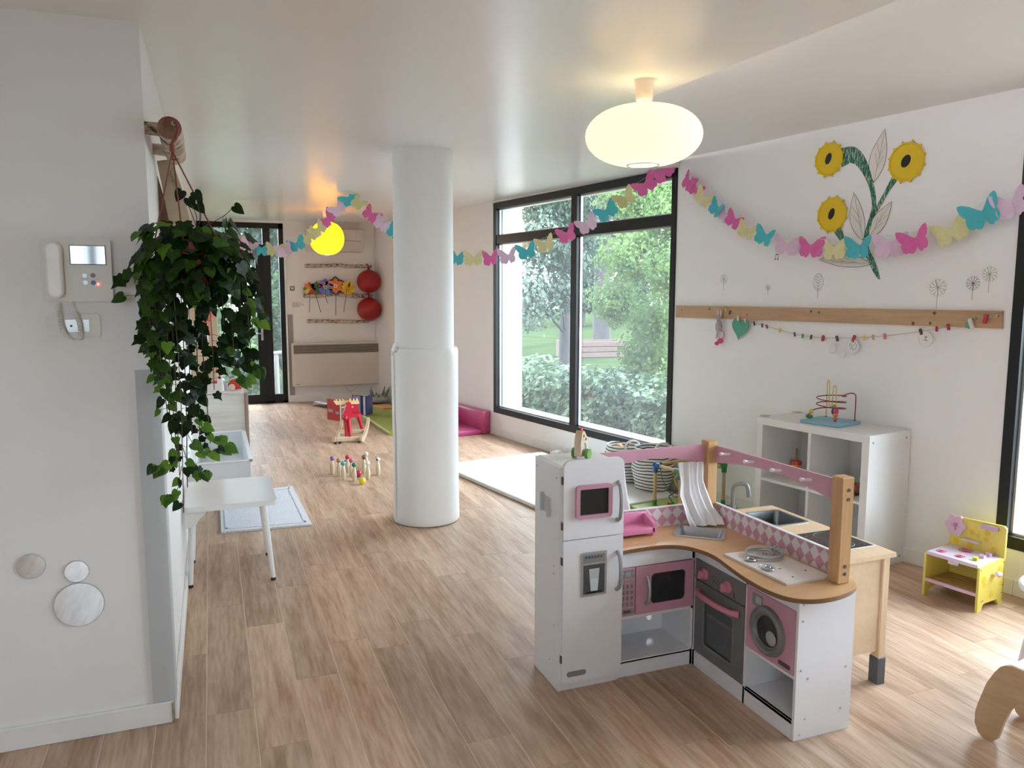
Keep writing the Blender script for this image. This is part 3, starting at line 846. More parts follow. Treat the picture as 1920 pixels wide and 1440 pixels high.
LOBED = [(0, 0), (.18, .10), (.40, .02), (.36, -.20), (.50, -.34), (.30, -.52), (.16, -.62), (0, -1.0)]
HEART = [(0, 0), (.16, .12), (.36, .08), (.46, -.14), (.40, -.42), (.22, -.72), (0, -1.0)]
def ivy_leaf_geo(out):
    """leaf blade hanging from its stalk: x across, z down, slightly cupped about the midrib"""
    v = [(0, 0, 0), (0, -0.03, -0.35), (0, 0.02, -1.0)]
    o = []
    for sgn in (1, -1):
        st = len(v)
        pts = [(sgn*x, 0.16*x*x - 0.10*x + (0.05 if z < -.7 else 0), z) for x, z in out[1:-1]]
        v += pts
        ring = [0] + list(range(st, st+len(pts))) + [2]
        for a, b in zip(ring, ring[1:]):
            o.append((1, a, b) if sgn > 0 else (1, b, a))
    return v, o
leafmeshes = [[mesh('leaf', ivy_leaf_geo(sh), mm, smooth=0) for mm in IVYM] for sh in (LOBED, HEART)]
def add_leaf(p, size, face, down, fresh, shape, bag):
    """face: outward normal, down: tip direction"""
    fz = Vector(down).normalized()
    fy = Vector(face); fy = (fy - fz*fy.dot(fz))
    if fy.length < 1e-3: fy = Vector((0.1, -1, 0)); fy = fy - fz*fy.dot(fz)
    fy.normalize(); fx = fy.cross(fz)
    M = Matrix((fx, -fy, -fz)).transposed().to_4x4()
    if M.determinant() < 0: M = Matrix((-fx, -fy, -fz)).transposed().to_4x4()
    M = Matrix.Translation(p) @ M @ Matrix.Diagonal((size, size, size, 1))
    if bag is not None:
        g = ivy_leaf_geo(LOBED if shape == 0 else HEART)
        vv, ff = xf(g, M)
        if M.to_3x3().determinant() < 0: ff = [tuple(reversed(q)) for q in ff]
        bag.append((vv, ff)); return
    o = bpy.data.objects.new('leaf', leafmeshes[shape][fresh])
    COL.objects.link(o); o.parent = iv
    o.matrix_local = Matrix.Translation(-BASE[iv]) @ M
random.seed(5)
inner = []
nleaf = 0
C0 = Vector((-0.052, 2.885, 1.70))
def crown(n, rmin, rmax, bag):
    for i in range(n):
        a = random.uniform(0, 2*PI); cz = random.uniform(-0.95, 0.8); sr = math.sqrt(1-cz*cz)
        d = Vector((sr*math.cos(a), sr*math.sin(a), cz))
        rr = random.uniform(rmin, rmax)
        p = C0 + Vector((d.x*0.195, d.y*0.165, d.z*0.145))*rr
        down = Vector((d.x*0.7+random.gauss(0, .3), d.y*0.7+random.gauss(0, .3), -0.9+random.gauss(0, .35)))
        add_leaf(p, random.uniform(0.042, 0.066), d+Vector((0, -0.25, 0.25)), down, 1 if (cz > 0.35 and random.random() < 0.45) or random.random() < 0.06 else 0, 0 if random.random() < 0.6 else 1, bag)
crown(260, 0.35, 0.8, inner)
crown(125, 0.82, 1.05, None)
nleaf += 125
strands = [  # start x,y ; way x ; end x,z ; leaf density factor
    (-.215, 2.90, -.21, -.185, 1.42, 1), (-.20, 2.86, -.19, -.17, 1.33, 1), (-.19, 2.90, -.175, -.165, 1.24, 1), (-.17, 2.84, -.165, -.150, 1.16, 1), (-.15, 2.88, -.15, -.142, 1.08, 1),
    (-.14, 2.83, -.135, -.128, 1.03, 1), (-.12, 2.86, -.12, -.122, .95, .8), (-.11, 2.82, -.105, -.113, .83, .8), (-.09, 2.87, -.09, -.100, .90, .7), (-.08, 2.83, -.075, -.078, 1.08, 1), (-.05, 2.85, -.05, -.055, 1.02, .9),
    (-.03, 2.88, -.03, -.02, 1.05, .7), (-.01, 2.83, .0, .0, 1.24, 1), (.03, 2.86, .04, .03, 1.34, .8), (.06, 2.84, .065, .07, 1.30, 1.1), (.09, 2.88, .095, .10, 1.29, 1.1), (.11, 2.86, .12, .125, 1.33, 1), (.13, 2.90, .14, .135, 1.44, .9), (.075, 2.90, .085, .085, 1.38, .8)]
stems = []
for (tx, ty, tz, ex, ez) in ((-.09, 2.85, 1.16, .02, 1.075), (-.10, 2.84, 1.05, .035, 1.035), (-.11, 2.84, .99, -.03, .955), (-.115, 2.84, 1.02, -.20, .99), (.09, 2.87, 1.38, .155, 1.30), (-.115, 2.84, .92, -.17, .885), (.10, 2.87, 1.56, .165, 1.47), (.03, 2.86, 1.36, .11, 1.27)):
    pth = smoothpath([(tx, ty, tz+.06), (tx+(ex-tx)*.3, ty-.01, tz-.02), (tx+(ex-tx)*.7, ty-.02, ez-.005), (ex, ty-.02, ez)], 5)
    stems.append(tube(pth, 0.0012, 4, False))
    for q in range(3, len(pth), 2):
        add_leaf(Vector(pth[q])+Vector((0, 0, random.uniform(-.004, .008))), random.uniform(.030, .045), (random.gauss(0, .3), -.9, .3), (random.gauss(.4*(1 if ex > tx else -1), .3), -.2, -.6), 1 if random.random() < .8 else 0, 1, None)
        nleaf += 1
for (x0, y0, xm, x1, z1, den) in strands:
    y0 += random.uniform(-.03, .03)
    pth = smoothpath([(C0.x+(x0-C0.x)*0.5, (y0+C0.y)/2, 1.74), (x0, y0, 1.66), (xm, y0-0.01, (1.62+z1)/2), (x1, y0+random.uniform(-.02, .02), z1)], 10)
    stems.append(tube(pth, 0.0016, 4, False))
    L_ = 1.62-z1
    n = int(L_/0.0195*den)
    for i in range(n):
        t = (i+0.5)/n
        if random.random() < max(0, min(.48, (1.36-(1.62-t*L_))*1.5)): continue
        idx = 10 + t*(len(pth)-11)
        p = Vector(pth[int(idx)])
        a = random.uniform(0, 2*PI)
        rad = random.uniform(0.010, 0.046)*(1.15 if t < .55 else .75)
        q = p + Vector((math.cos(a)*rad, math.sin(a)*rad*0.8, random.uniform(-.01, .015)))
        stems.append(tube([p, q], 0.0009, 3, False))
        sz = random.uniform(0.042, 0.062)*(1 - 0.42*t*min(1, L_/0.5))
        fresh = 1 if random.random() < 0.10 + 0.55*t*t*(1 if z1 < 1.28 or x1 > 0.02 else .4) else 0
        add_leaf(q, sz, (math.cos(a)*.6+random.gauss(0, .25), -0.9+math.sin(a)*.4, 0.25), (math.cos(a)*.75+random.gauss(0, .2), math.sin(a)*.4, -0.8+random.gauss(0, .2)), fresh, 0 if random.random() < .5 else 1, None if nleaf < 298 else inner)
        nleaf += 1
for (x, y, z, dx) in ((-.055, 2.88, 1.885, .02), (-.035, 2.87, 1.905, .03), (-.075, 2.89, 1.91, -.02), (-.03, 2.9, 1.87, .03), (.09, 2.88, 1.865, .05)):
    stems.append(tube(smoothpath([(C0.x+.02, C0.y, 1.78), (x*.6, y, 1.83), (x, y, z)], 5), 0.0012, 4, False))
    add_leaf((x, y, z), .042, (0, -1, .3), (dx*10, 0, -.4), 1, 1, inner)
part(iv, 'vines', stems, STEMM, smooth=0)
part(iv, 'leaves', inner, IVYM[0], kind='stuff', smooth=0)

# ================================================================ LEFT SIDE OF THE CORRIDOR
MATW = pm('painted_white', (0.80, 0.79, 0.77), 0.35, var=0.015)
bn = thing('kids_bench', 'small white bench with splayed tube legs by the left wall', 'bench', (0.06, 4.56, 0))
part(bn, 'seat', [prism(rrect(-0.170, 0.292, 4.275, 4.875, 0.02), 0.430, 0.458)], pm('bench_gloss', (0.78, 0.77, 0.75), 0.22, var=0.01))
part(bn, 'bracket', [prism([(-0.165, 0.43), (-0.06, 0.43), (-0.075, 0.405), (-0.10, 0.385), (-0.12, 0.35), (-0.165, 0.34)], 4.30, 4.312, 'xz')], MATW)
for (x, y, xt, yt) in ((.262, 4.316, .225, 4.345), (.264, 4.756, .225, 4.75), (-.160, 4.354, -.135, 4.36), (-.156, 4.766, -.135, 4.76)):
    l = part(bn, 'leg', [cyl((x, y, 0.014), (xt, yt, 0.432), 0.0125, 0.0185, 14)], MATW)
    part(l, 'foot', [cyl((x, y, 0), (x, y, 0.016), 0.0145, 0.0135, 14)], BLACK)
RUGM = pm('terry_cotton', (0.76, 0.77, 0.82), 0.95, var=0.16, scale=110, bump=1.0, bscale=150, sheen=0.3)
rg = thing('bath_mat', 'pale lilac white terry rug on the floor beyond the bench', 'rug', (0.29, 5.8, 0))
rq = [(.005, 5.29), (.581, 5.259), (.559, 6.386), (.007, 6.311)]
def lerpq(q, u, v):
    a = [q[0][i]*(1-u)+q[1][i]*u for i in (0, 1)]; b = [q[3][i]*(1-u)+q[2][i]*u for i in (0, 1)]
    return (a[0]*(1-v)+b[0]*v, a[1]*(1-v)+b[1]*v)
part(rg, 'pile', [prism(rq, 0.001, 0.013)], RUGM)
for a, b in ((0.045, 0.075), (0.925, 0.955)):
    part(rg, 'border_band', [prism([lerpq(rq, .05, a), lerpq(rq, .95, a), lerpq(rq, .95, b), lerpq(rq, .05, b)], 0.0128, 0.016)], RUGM)
    part(rg, 'border_band', [prism([lerpq(rq, a, .05), lerpq(rq, b, .05), lerpq(rq, b, .95), lerpq(rq, a, .95)], 0.0128, 0.016)], RUGM)
TRAY = pm('tray_white', (0.72, 0.74, 0.75), 0.25, var=0.01)
tr = thing('washing_trough', 'long white wall-hung washing trough beyond the bench on the left wall', 'trough', (0.03, 5.85, 0.2))
part(tr, 'basin', [box(-0.183, 0.205, 5.24, 5.258, 0.20, 0.487, 0.004), box(-0.183, 0.205, 6.392, 6.41, 0.20, 0.487, 0.004), box(0.188, 0.205, 5.25, 6.4, 0.20, 0.487, 0.004), box(-0.183, -0.125, 5.25, 6.4, 0.20, 0.487, 0.004), box(-0.18, 0.2, 5.25, 6.4, 0.20, 0.30)], TRAY)
part(tr, 'rim', [box(-0.183, 0.218, 5.23, 5.258, 0.478, 0.49, 0.004), box(-0.183, 0.218, 6.392, 6.42, 0.478, 0.49, 0.004), box(0.190, 0.218, 5.23, 6.42, 0.478, 0.49, 0.004), box(-0.183, -0.122, 5.23, 6.42, 0.478, 0.49, 0.004)], TRAY)
part(tr, 'splashback', [box(-0.184, -0.170, 5.2, 6.5, 0.40, 0.58, 0.003)], MATW)
part(tr, 'overflow', [cyl((-0.171, 5.35, 0.54), (-0.168, 5.35, 0.54), 0.010, 0.010, 12)], pm('overflow_grey', (0.18, 0.18, 0.18), 0.4))
WOODBR = wood('brown_beech', (0.26, 0.17, 0.125), (0.38, 0.27, 0.21), 0.5, axis=2)
PALEW = wood('limed_board', (0.60, 0.56, 0.50), (0.72, 0.69, 0.64), 0.5, axis=0, scale=3, rand=0.02)
cb = thing('low_cabinet', 'low white-fronted cabinet with a brown side panel beyond the trough', 'cabinet', (0.03, 7.05, 0))
part(cb, 'front', [box(-0.18, 0.23, 6.70, 6.718, 0.03, 0.745, 0.002)], PALEW)
part(cb, 'side_panel', [box(0.232, 0.258, 6.69, 7.42, 0, 0.755, 0.002)], WOODBR)
part(cb, 'top', [box(-0.183, 0.232, 6.69, 7.42, 0.745, 0.758, 0.002)], PALEW)
part(cb, 'body', [box(-0.183, 0.23, 6.72, 7.42, 0.0, 0.745)], PALEW)
TAN = wood('tan_veneer', (0.44, 0.31, 0.195), (0.52, 0.38, 0.25), 0.5, axis=2, scale=2, rand=0.02)
wd = thing('tall_cupboard', 'tall tan wooden cupboard against the left wall behind the ivy', 'cupboard', (-0.06, 7.7, 0))
part(wd, 'body', [box(-0.184, 0.055, 7.52, 8.2, 0, 1.92, 0.003)], TAN)
part(wd, 'door_panel', [box(-0.180, 0.053, 7.50, 7.519, 0.03, 1.91, 0.003)], TAN)
def flat(name, label, cat, polys, y, base, group=None, kindm=None):
    t = thing(name, label, cat, base, group=group)
    for k, (pn, poly, m) in enumerate(polys):
        part(t, pn, [prism(poly, y-0.0015*(k+1)-0.001, y-0.0015*k, 'xz')], m)
    return t
PG = pm('paper_grey', (0.075, 0.08, 0.09), 0.8); PR = pm('paper_red', (0.62, 0.06, 0.05), 0.8); PWH = pm('paper_white', (0.75, 0.74, 0.72), 0.8); PYE = pm('paper_yellow_flat', (0.85, 0.62, 0.05), 0.8); PCO = pm('paper_coral', (0.70, 0.16, 0.09), 0.8)
flat('paper_cutout', 'dark grey paper animal cutout with a ringed eye behind the ivy', 'cutout', [('body', circ(-0.13, 1.55, 0.075, 24, 0.11), PG), ('eye', circ(-0.125, 1.60, 0.017, 16), PWH), ('pupil', circ(-0.125, 1.603, 0.011, 16), PG)], 7.50, (-0.13, 7.5, 1.45), 'paper cutouts on the tall cupboard')
flat('paper_cutout', 'red branching paper coral cutout behind the ivy', 'cutout', [('coral', [(-0.11, 1.30), (-0.06, 1.29), (-0.04, 1.18), (-0.01, 1.19), (-0.02, 1.30), (0.02, 1.38), (-0.005, 1.40), (-0.04, 1.36), (-0.03, 1.45), (-0.06, 1.46), (-0.075, 1.39), (-0.11, 1.46), (-0.125, 1.45)], PCO)], 7.50, (-0.07, 7.5, 1.2), 'paper cutouts on the tall cupboard')
pc = thing('framed_picture', 'small white framed picture on the tall cupboard behind the ivy', 'picture', (-0.10, 7.5, 1.13))
part(pc, 'frame', [box(-0.175, -0.03, 7.488, 7.4995, 1.135, 1.29, 0.002)], MATW)
part(pc, 'print', [box(-0.165, -0.04, 7.4865, 7.4885, 1.145, 1.28)], PG)
hb = thing('wall_bag', 'white cloth bag with a red patch hanging on the left wall behind the ivy', 'bag', (-0.165, 6.4, 1.10))
part(hb, 'bag', [box(-0.183, -0.150, 6.25, 6.55, 1.10, 1.36, 0.012, 2)], PWH)
part(hb, 'patch', [box(-0.1505, -0.148, 6.30, 6.42, 1.16, 1.26)], PR)
part(hb, 'loop', [tube(smoothpath([(-0.166, 6.30, 1.36), (-0.17, 6.40, 1.44), (-0.166, 6.5, 1.36)], 5), 0.004, 6)], PWH)
flat('paper_cutout', 'small yellow paper star cutout behind the ivy', 'cutout', [('star', [(0.015+0.045*(1 if k % 2 == 0 else .45)*math.cos(PI/2+k*PI/5), 1.78+0.045*(1 if k % 2 == 0 else .45)*math.sin(PI/2+k*PI/5)) for k in range(10)], PYE)], 7.50, (0.015, 7.5, 1.74), 'paper cutouts on the tall cupboard')

# toys on the low cabinet
RED = pm('toy_red', (0.52, 0.035, 0.03), 0.4)
TOYWOOD = wood('toy_wood', (0.55, 0.42, 0.29), (0.70, 0.57, 0.42), 0.5, axis=2, scale=8)
tf = thing('toy_figure', 'white toy figure with a flat red hat on the low cabinet', 'toy', (0.055, 6.85, 0.758))
part(tf, 'body', [lathe([(0.034, 0.758), (0.036, 0.80), (0.030, 0.85), (0.022, 0.865), (0, 0.866)], 18, (0.055, 6.85, 0))], PWH)
part(tf, 'head', [ball((0.052, 6.85, 0.892), 0.028)], pm('toy_skin', (0.72, 0.62, 0.52), 0.6))
part(tf, 'hat', [lathe([(0.0, 0.915), (0.040, 0.915), (0.040, 0.925), (0.036, 0.943), (0, 0.945)], 20, (0.055, 6.85, 0))], RED)
part(tf, 'beard', [ball((0.045, 6.826, 0.872), 0.012, 0.008, 0.012, 10, 8)], pm('toy_dark_red', (0.16, 0.02, 0.02), 0.6))
part(tf, 'arm', [ball((0.012, 6.845, 0.832), 0.024, 0.012, 0.011, 12, 8)], RED)
part(tf, 'scarf', [prism([(0.075, 0.845), (0.095, 0.84), (0.105, 0.80), (0.103, 0.765), (0.085, 0.762), (0.082, 0.80)], 6.822, 6.832, 'xz')], pm('toy_grey_cloth', (0.42, 0.40, 0.45), 0.9))
tm = thing('toy_animal', 'red wooden pull-along toy animal with a plain wheel on the low cabinet', 'toy', (0.150, 6.85, 0.758))
part(tm, 'body', [prism([(0.108, 0.775), (0.108, 0.81), (0.135, 0.845), (0.160, 0.855), (0.180, 0.835), (0.205, 0.79), (0.215, 0.768), (0.17, 0.765), (0.12, 0.765)], 6.835, 6.875, 'xz')], RED)
part(tm, 'wheel', [prism(circ(0.137, 0.786, 0.028, 22), 6.82, 6.834, 'xz')], TOYWOOD)
part(tm, 'wheel', [prism(circ(0.137, 0.786, 0.028, 22), 6.876, 6.89, 'xz')], TOYWOOD)
part(tm, 'tail', [cyl((0.21, 6.855, 0.775), (0.235, 6.855, 0.785), 0.006, 0.008, 8)], TOYWOOD)
part(tm, 'head', [ball((0.180, 6.855, 0.845), 0.017, 0.015, 0.014, 12, 8)], PWH)

# ================================================================ END WALL
YE = 11.5
CREAM = pm('appliance_cream', (0.62, 0.56, 0.50), 0.4, var=0.01)
ac = thing('air_conditioner', 'white wall air conditioner behind the yellow lantern', 'air conditioner', (1.69, YE, 2.15))
part(ac, 'case', [prism(rrect(1.285, 2.095, 2.15, 2.462, (0.05, 0.05, 0.02, 0.02), 5), 11.31, YE, 'xz')], CREAM)
part(ac, 'front_cover', [prism(rrect(1.30, 2.08, 2.245, 2.45, 0.012), 11.30, 11.311, 'xz')], CREAM)
part(ac, 'air_flap', [box(1.40, 1.97, 11.298, 11.308, 2.165, 2.235, 0.003)], CREAM)
part(ac, 'intake_slot', [box(1.34, 2.05, 11.2985, 11.301, 2.300, 2.306)], pm('shadow_gap', (0.10, 0.09, 0.08), 0.8))
ht = thing('wall_heater', 'wide cream electric convector heater low on the end wall', 'heater', (1.68, YE, 0.235))
part(ht, 'case', [prism(rrect(1.049, 2.312, 0.236, 0.855, 0.012), 11.405, 11.47, 'xz'), box(1.2, 2.15, 11.47, YE, 0.35, 0.75)], CREAM)
part(ht, 'grille_recess', [box(1.077, 2.292, 11.4035, 11.406, 0.700, 0.828)], pm('grille_brown', (0.07, 0.05, 0.04), 0.6))
for k in range(6):
    part(ht, 'slat', [turn(box(1.077, 2.292, 11.398, 11.404, 0.7055+0.0213*k, 0.7155+0.0213*k), 0)], pm('grille_slat', (0.30, 0.26, 0.22), 0.5))
part(ht, 'brand_mark', [box(1.10, 1.15, 11.4042, 11.4052, 0.262, 0.268)], BLACK)
part(ht, 'cable', [tube(smoothpath([(1.80, 11.49, 0.24), (1.83, 11.488, 0.15), (1.90, 11.486, 0.135), (2.0, 11.487, 0.19), (2.08, 11.49, 0.24)], 6), 0.005, 6)], CREAM)
solo('corner_guard', 'taupe strip guard beside the glazed door on the end wall', 'guard', (1.045, YE, 0.1), [box(1.016, 1.085, 11.488, YE, 0.1, 1.26, 0.002)], pm('guard_taupe', (0.30, 0.275, 0.255), 0.7))
solo('thermostat', 'small dark square thermostat on the end wall beside the glazed door', 'thermostat', (1.094, YE, 1.60), [box(1.064, 1.122, 11.485, YE, 1.600, 1.658, 0.004), tuple(list(box(1.073, 1.113, 11.482, 11.486, 1.613, 1.650)) + [1])], [BLACK, pm('lcd_grey', (0.55, 0.5, 0.45), 0.4)])
so2 = thing('wall_socket', 'pair of cream sockets on the end wall below the thermostat', 'socket', (1.15, YE, 1.37))
part(so2, 'plate', [prism(rrect(1.085, 1.20, 1.365, 1.435, 0.006), 11.49, YE, 'xz')], CREAM)
part(so2, 'insert', [box(1.105, 1.150, 11.487, 11.491, 1.378, 1.422, 0.002)], CREAM)
part(so2, 'screw_cap', [cyl((1.232, 11.488, 1.40), (1.232, YE, 1.40), 0.014, 0.014, 14)], CREAM)
def branch(pts, r, label):
    t = thing('birch_branch', label, 'branch', (1.75, YE, pts[0][2]-0.03), group='birch branches across the end wall')
    p = smoothpath([(x, 11.5-r-0.002, z) for x, _, z in pts], 6)
    rr = [r*(1+0.10*math.sin(i*1.7)+random.uniform(-.08, .08)) for i in range(len(p))]
    part(t, 'branch', [tube(p, rr, 12)], BIRCH)
    return t
branch([(1.275, 0, 1.950), (1.45, 0, 1.953), (1.60, 0, 1.958), (1.75, 0, 1.965), (1.88, 0, 1.950), (2.05, 0, 1.955), (2.225, 0, 1.952)], 0.024, 'birch branch on the end wall, topmost of three')
branch([(1.245, 0, 1.530), (1.40, 0, 1.525), (1.50, 0, 1.535), (1.65, 0, 1.552), (1.80, 0, 1.54), (1.95, 0, 1.525), (2.225, 0, 1.522)], 0.031, 'mossy birch branch carrying the paper flowers on the end wall')
branch([(1.28, 0, 1.163), (1.5, 0, 1.160), (1.75, 0, 1.155), (2.0, 0, 1.150), (2.17, 0, 1.150)], 0.023, 'birch branch on the end wall, lowest of three')
PETG = {}
def flower(name, label, x, z, r, n, cols, core, stem, back=None):
    t = thing(name, label, 'flower', (x, 11.43, z-r), group='paper windmill flowers on the birch branch')
    y = 11.425
    for k in range(n):
        a = 2*PI*k/n + PI/2
        for lay, (rr, wf, m) in enumerate(((1.0, .98, back or cols[k % len(cols)]), (.84 if back else .95, .74 if back else .80, cols[k % len(cols)]))):
            pts = []
            for q in range(9):
                u = q/8; wd_ = r*rr*wf*math.sin(PI*min(1, u*0.9+0.1))*(.30+.70*u)*(1 if u < .8 else (1-((u-.8)/.2)**2*.75))*0.62
                pts.append((u*r*rr, wd_))
            poly = pts + [(p[0], -p[1]) for p in reversed(pts)]
            poly = [(x+p[0]*math.cos(a)-p[1]*math.sin(a), z+p[0]*math.sin(a)+p[1]*math.cos(a)) for p in poly]
            yy = y - 0.004*lay - 0.0015*(k % 2)
            if lay == 0 and back is None: continue
            part(t, 'petal', [prism(poly, yy-0.0012, yy, 'xz')], m)
    part(t, 'core', [prism(circ(x, z, r*0.2, 16), y-0.014, y-0.004, 'xz')], core)
    part(t, 'core_dot', [prism(circ(x, z, r*0.10, 12), y-0.016, y-0.014, 'xz')], cols[0])
    part(t, 'stem', [tube(stem, 0.005, 6)], pm('flower_stem', (0.20, 0.13, 0.09), 0.7))
    return t
def c(n, r, g, b): return pm('paint_'+n, (r, g, b), 0.55)
flower('paper_flower', 'red, green and yellow paper windmill flower, first from the left on the branch', 1.325, 1.628, 0.100, 8, [c('red', .55, .03, .04), c('orange', .75, .20, .03), c('green', .03, .18, .04), c('yellow', .80, .55, .03), c('purple', .12, .03, .14)], c('yellow', .80, .55, .03), [(1.325, 11.42, 1.62), (1.325, 11.42, 1.48), (1.315, 11.44, 1.29)])
flower('paper_flower', 'dark green and red paper windmill flower, second from the left on the branch', 1.425, 1.640, 0.100, 6, [c('green', .03, .18, .04), c('dkgreen', .02, .10, .03), c('dkred', .32, .02, .03)], c('dkgreen', .02, .10, .03), [(1.42, 11.42, 1.63), (1.42, 11.42, 1.49), (1.475, 11.44, 1.29)])
flower('paper_flower', 'blue and mauve paper windmill flower, third from the left on the branch', 1.545, 1.650, 0.130, 9, [c('blue', .10, .16, .50), c('mauve', .32, .16, .42), c('sky', .10, .28, .60)], c('lime', .55, .65, .12), [(1.545, 11.42, 1.63), (1.545, 11.42, 1.50), (1.575, 11.43, 1.42)])
flower('paper_flower', 'orange paper flower with dark petal edges, largest on the branch', 1.690, 1.668, 0.140, 6, [c('orange', .75, .20, .03)], c('cream', .78, .70, .45), [(1.690, 11.42, 1.65), (1.690, 11.42, 1.5), (1.685, 11.44, 1.245)], back=c('navy', .03, .03, .08))
flower('paper_flower', 'yellow paper windmill flower, rightmost on the branch', 1.868, 1.635, 0.115, 9, [c('yellow', .80, .55, .03), c('ochre', .66, .42, .02)], c('orange', .75, .20, .03), [(1.85, 11.42, 1.62), (1.83, 11.42, 1.48), (1.80, 11.44, 1.29)])
BALLM = pm('red_rubber', (0.30, 0.004, 0.006), 0.40, var=0.04)
def punchball(label, x, z, r, zt):
    t = thing('red_ball', label, 'ball', (x, 11.30, z-r), group='red inflated balls hung by the branches')
    part(t, 'ball', [ball((x, 11.30, z), r, r, r*0.96, 32, 20)], BALLM)
    part(t, 'neck', [lathe([(0.035, z+r*0.90), (0.017, z+r*0.99), (0.014, z+r*1.12), (0.020, z+r*1.17)], 14, (x, 11.30, 0))], BALLM)
    part(t, 'hanging_loop', [tube(smoothpath([(x, 11.30, z+r*1.12), (x+0.005, 11.35, z+r*1.28), (x, 11.44, zt)], 5), 0.011, 8)], BALLM)
punchball('upper of two hanging red rubber balls beside the end wall corner', 2.148, 1.733, 0.172, 1.985)
punchball('lower of two hanging red rubber balls beside the end wall corner', 2.146, 1.332, 0.176, 1.555)

# ================================================================ FAR FLOOR TOYS
GREENMAT = pm('mat_green', (0.22, 0.26, 0.035), 0.55, var=0.05, scale=5)
gm = thing('play_mat', 'olive green foam play mat on the floor behind the column', 'mat', (2.1, 9.4, 0))
part(gm, 'sheet', [prism([(1.785, 8.40), (2.0, 8.40), (2.1, 8.95), (2.36, 10.45), (1.70, 10.45)], 0.001, 0.045)], GREENMAT)
part(gm, 'edge_binding', [prism([(1.778, 8.395), (1.786, 8.395), (1.702, 10.455), (1.694, 10.455)], 0.030, 0.047)], pm('mat_binding', (0.55, 0.60, 0.28), 0.5))
PINKV = pm('pink_vinyl', (0.50, 0.07, 0.20), 0.33, var=0.03)
sf = thing('foam_sofa', 'low pink vinyl foam corner sofa under the window wall', 'sofa', (5.3, 0.25, 0), FW)
part(sf, 'seat', [box(4.90, 5.75, 0.115, 0.52, 0.002, 0.055, 0.012, 2)], PINKV)
part(sf, 'backrest', [box(4.885, 5.75, 0.012, 0.115, 0.002, 0.262, 0.02, 2)], PINKV)
part(sf, 'end_rest', [box(5.63, 5.76, 0.115, 0.52, 0.055, 0.262, 0.02, 2)], PINKV)
BOOKR = pm('book_red', (0.50, 0.035, 0.03), 0.45); BOOKB = pm('book_blue', (0.018, 0.035, 0.17), 0.4); PAGES = pm('pages', (0.66, 0.64, 0.66), 0.8)
bk = thing('board_book', 'red picture book standing on the floor by the end wall', 'book', (1.36, 9.66, 0), group='books on the far floor')
part(bk, 'cover', [prism([(1.305, 9.77), (1.425, 9.55), (1.430, 9.553), (1.310, 9.773)], 0.0, 0.262)], BOOKR)
part(bk, 'pages', [prism([(1.311, 9.775), (1.43, 9.555), (1.445, 9.562), (1.326, 9.782)], 0.004, 0.256)], PAGES)
part(bk, 'picture', [prism([(1.312, 9.7545), (1.36, 9.6665), (1.3615, 9.6675), (1.3135, 9.7555)], 0.095, 0.135), prism([(1.385, 9.6205), (1.42, 9.5565), (1.4215, 9.5575), (1.3865, 9.6215)], 0.085, 0.115)], [pm('print_mauve', (0.42, 0.35, 0.45), 0.6)])
ob = thing('toy_garage', 'orange wooden board toy standing behind the red rocking toy', 'toy', (1.50, 9.58, 0))
part(ob, 'board', [box(1.445, 1.575, 9.60, 9.615, 0.03, 0.255, 0.002)], pm('toy_orange', (0.55, 0.20, 0.05), 0.5))
part(ob, 'post', [box(1.436, 1.462, 9.585, 9.62, 0, 0.265, 0.003)], pm('toy_olive_post', (0.30, 0.27, 0.20), 0.5))
part(ob, 'wheel', [torus((1.50, 9.59, 0.035), 0.027, 0.008, 20, 8, 'y')], BLACK)
part(ob, 'panel', [box(1.48, 1.515, 9.594, 9.60, 0.13, 0.17, 0.002)], pm('toy_grey', (0.25, 0.26, 0.28), 0.5))
bb = thing('board_book', 'blue picture book standing open on the green mat', 'book', (1.79, 9.68, 0.045), group='books on the far floor')
part(bb, 'cover', [prism([(1.762, 9.60), (1.875, 9.79), (1.879, 9.788), (1.768, 9.597)], 0.046, 0.292), prism([(1.755, 9.602), (1.768, 9.597), (1.770, 9.601), (1.758, 9.607)], 0.046, 0.292), prism([(1.62, 9.78), (1.756, 9.602), (1.759, 9.605), (1.623, 9.783)], 0.046, 0.292)], BOOKB)
part(bb, 'pages', [prism([(1.745, 9.61), (1.757, 9.605), (1.80, 9.70), (1.70, 9.74), (1.66, 9.76)], 0.050, 0.286)], PAGES)
part(bb, 'page_print', [prism([(1.628, 9.764), (1.70, 9.668), (1.702, 9.67), (1.63, 9.766)], 0.06, 0.285)], pm('print_lilac', (0.36, 0.34, 0.50), 0.7))
mg = thing('magazine', 'open crumpled magazine lying near the end wall skirting', 'magazine', (1.36, 10.8, 0))
part(mg, 'page', [tube([(1.27, 11.0, 0.006), (1.33, 10.9, 0.035), (1.38, 10.82, 0.05), (1.44, 10.70, 0.045)], [.002, .03, .05, .04], 4)], pm('magazine_dark', (0.16, 0.10, 0.08), 0.5))
part(mg, 'page', [prism([(1.29, 10.92), (1.42, 10.62), (1.50, 10.66), (1.40, 10.95)], 0.062, 0.075)], PAGES)
fb = thing('board_book', 'orange picture book lying flat on the green mat by the column', 'book', (2.13, 10.2, 0.045), group='books on the far floor')
part(fb, 'cover', [prism([(1.98, 10.40), (2.06, 10.02), (2.25, 10.06), (2.17, 10.42)], 0.046, 0.062)], pm('book_orange', (0.55, 0.24, 0.07), 0.5))
st = thing('spiky_soft_toy', 'grey green spiky soft toy in the far corner', 'toy', (2.19, 10.95, 0))
SPK = pm('toy_sage', (0.17, 0.20, 0.16), 0.9, var=0.15)
part(st, 'body', [ball((2.17, 10.95, 0.06), 0.17, 0.15, 0.06, 18, 10)], pm('toy_pale_sage', (0.34, 0.36, 0.31), 0.9))
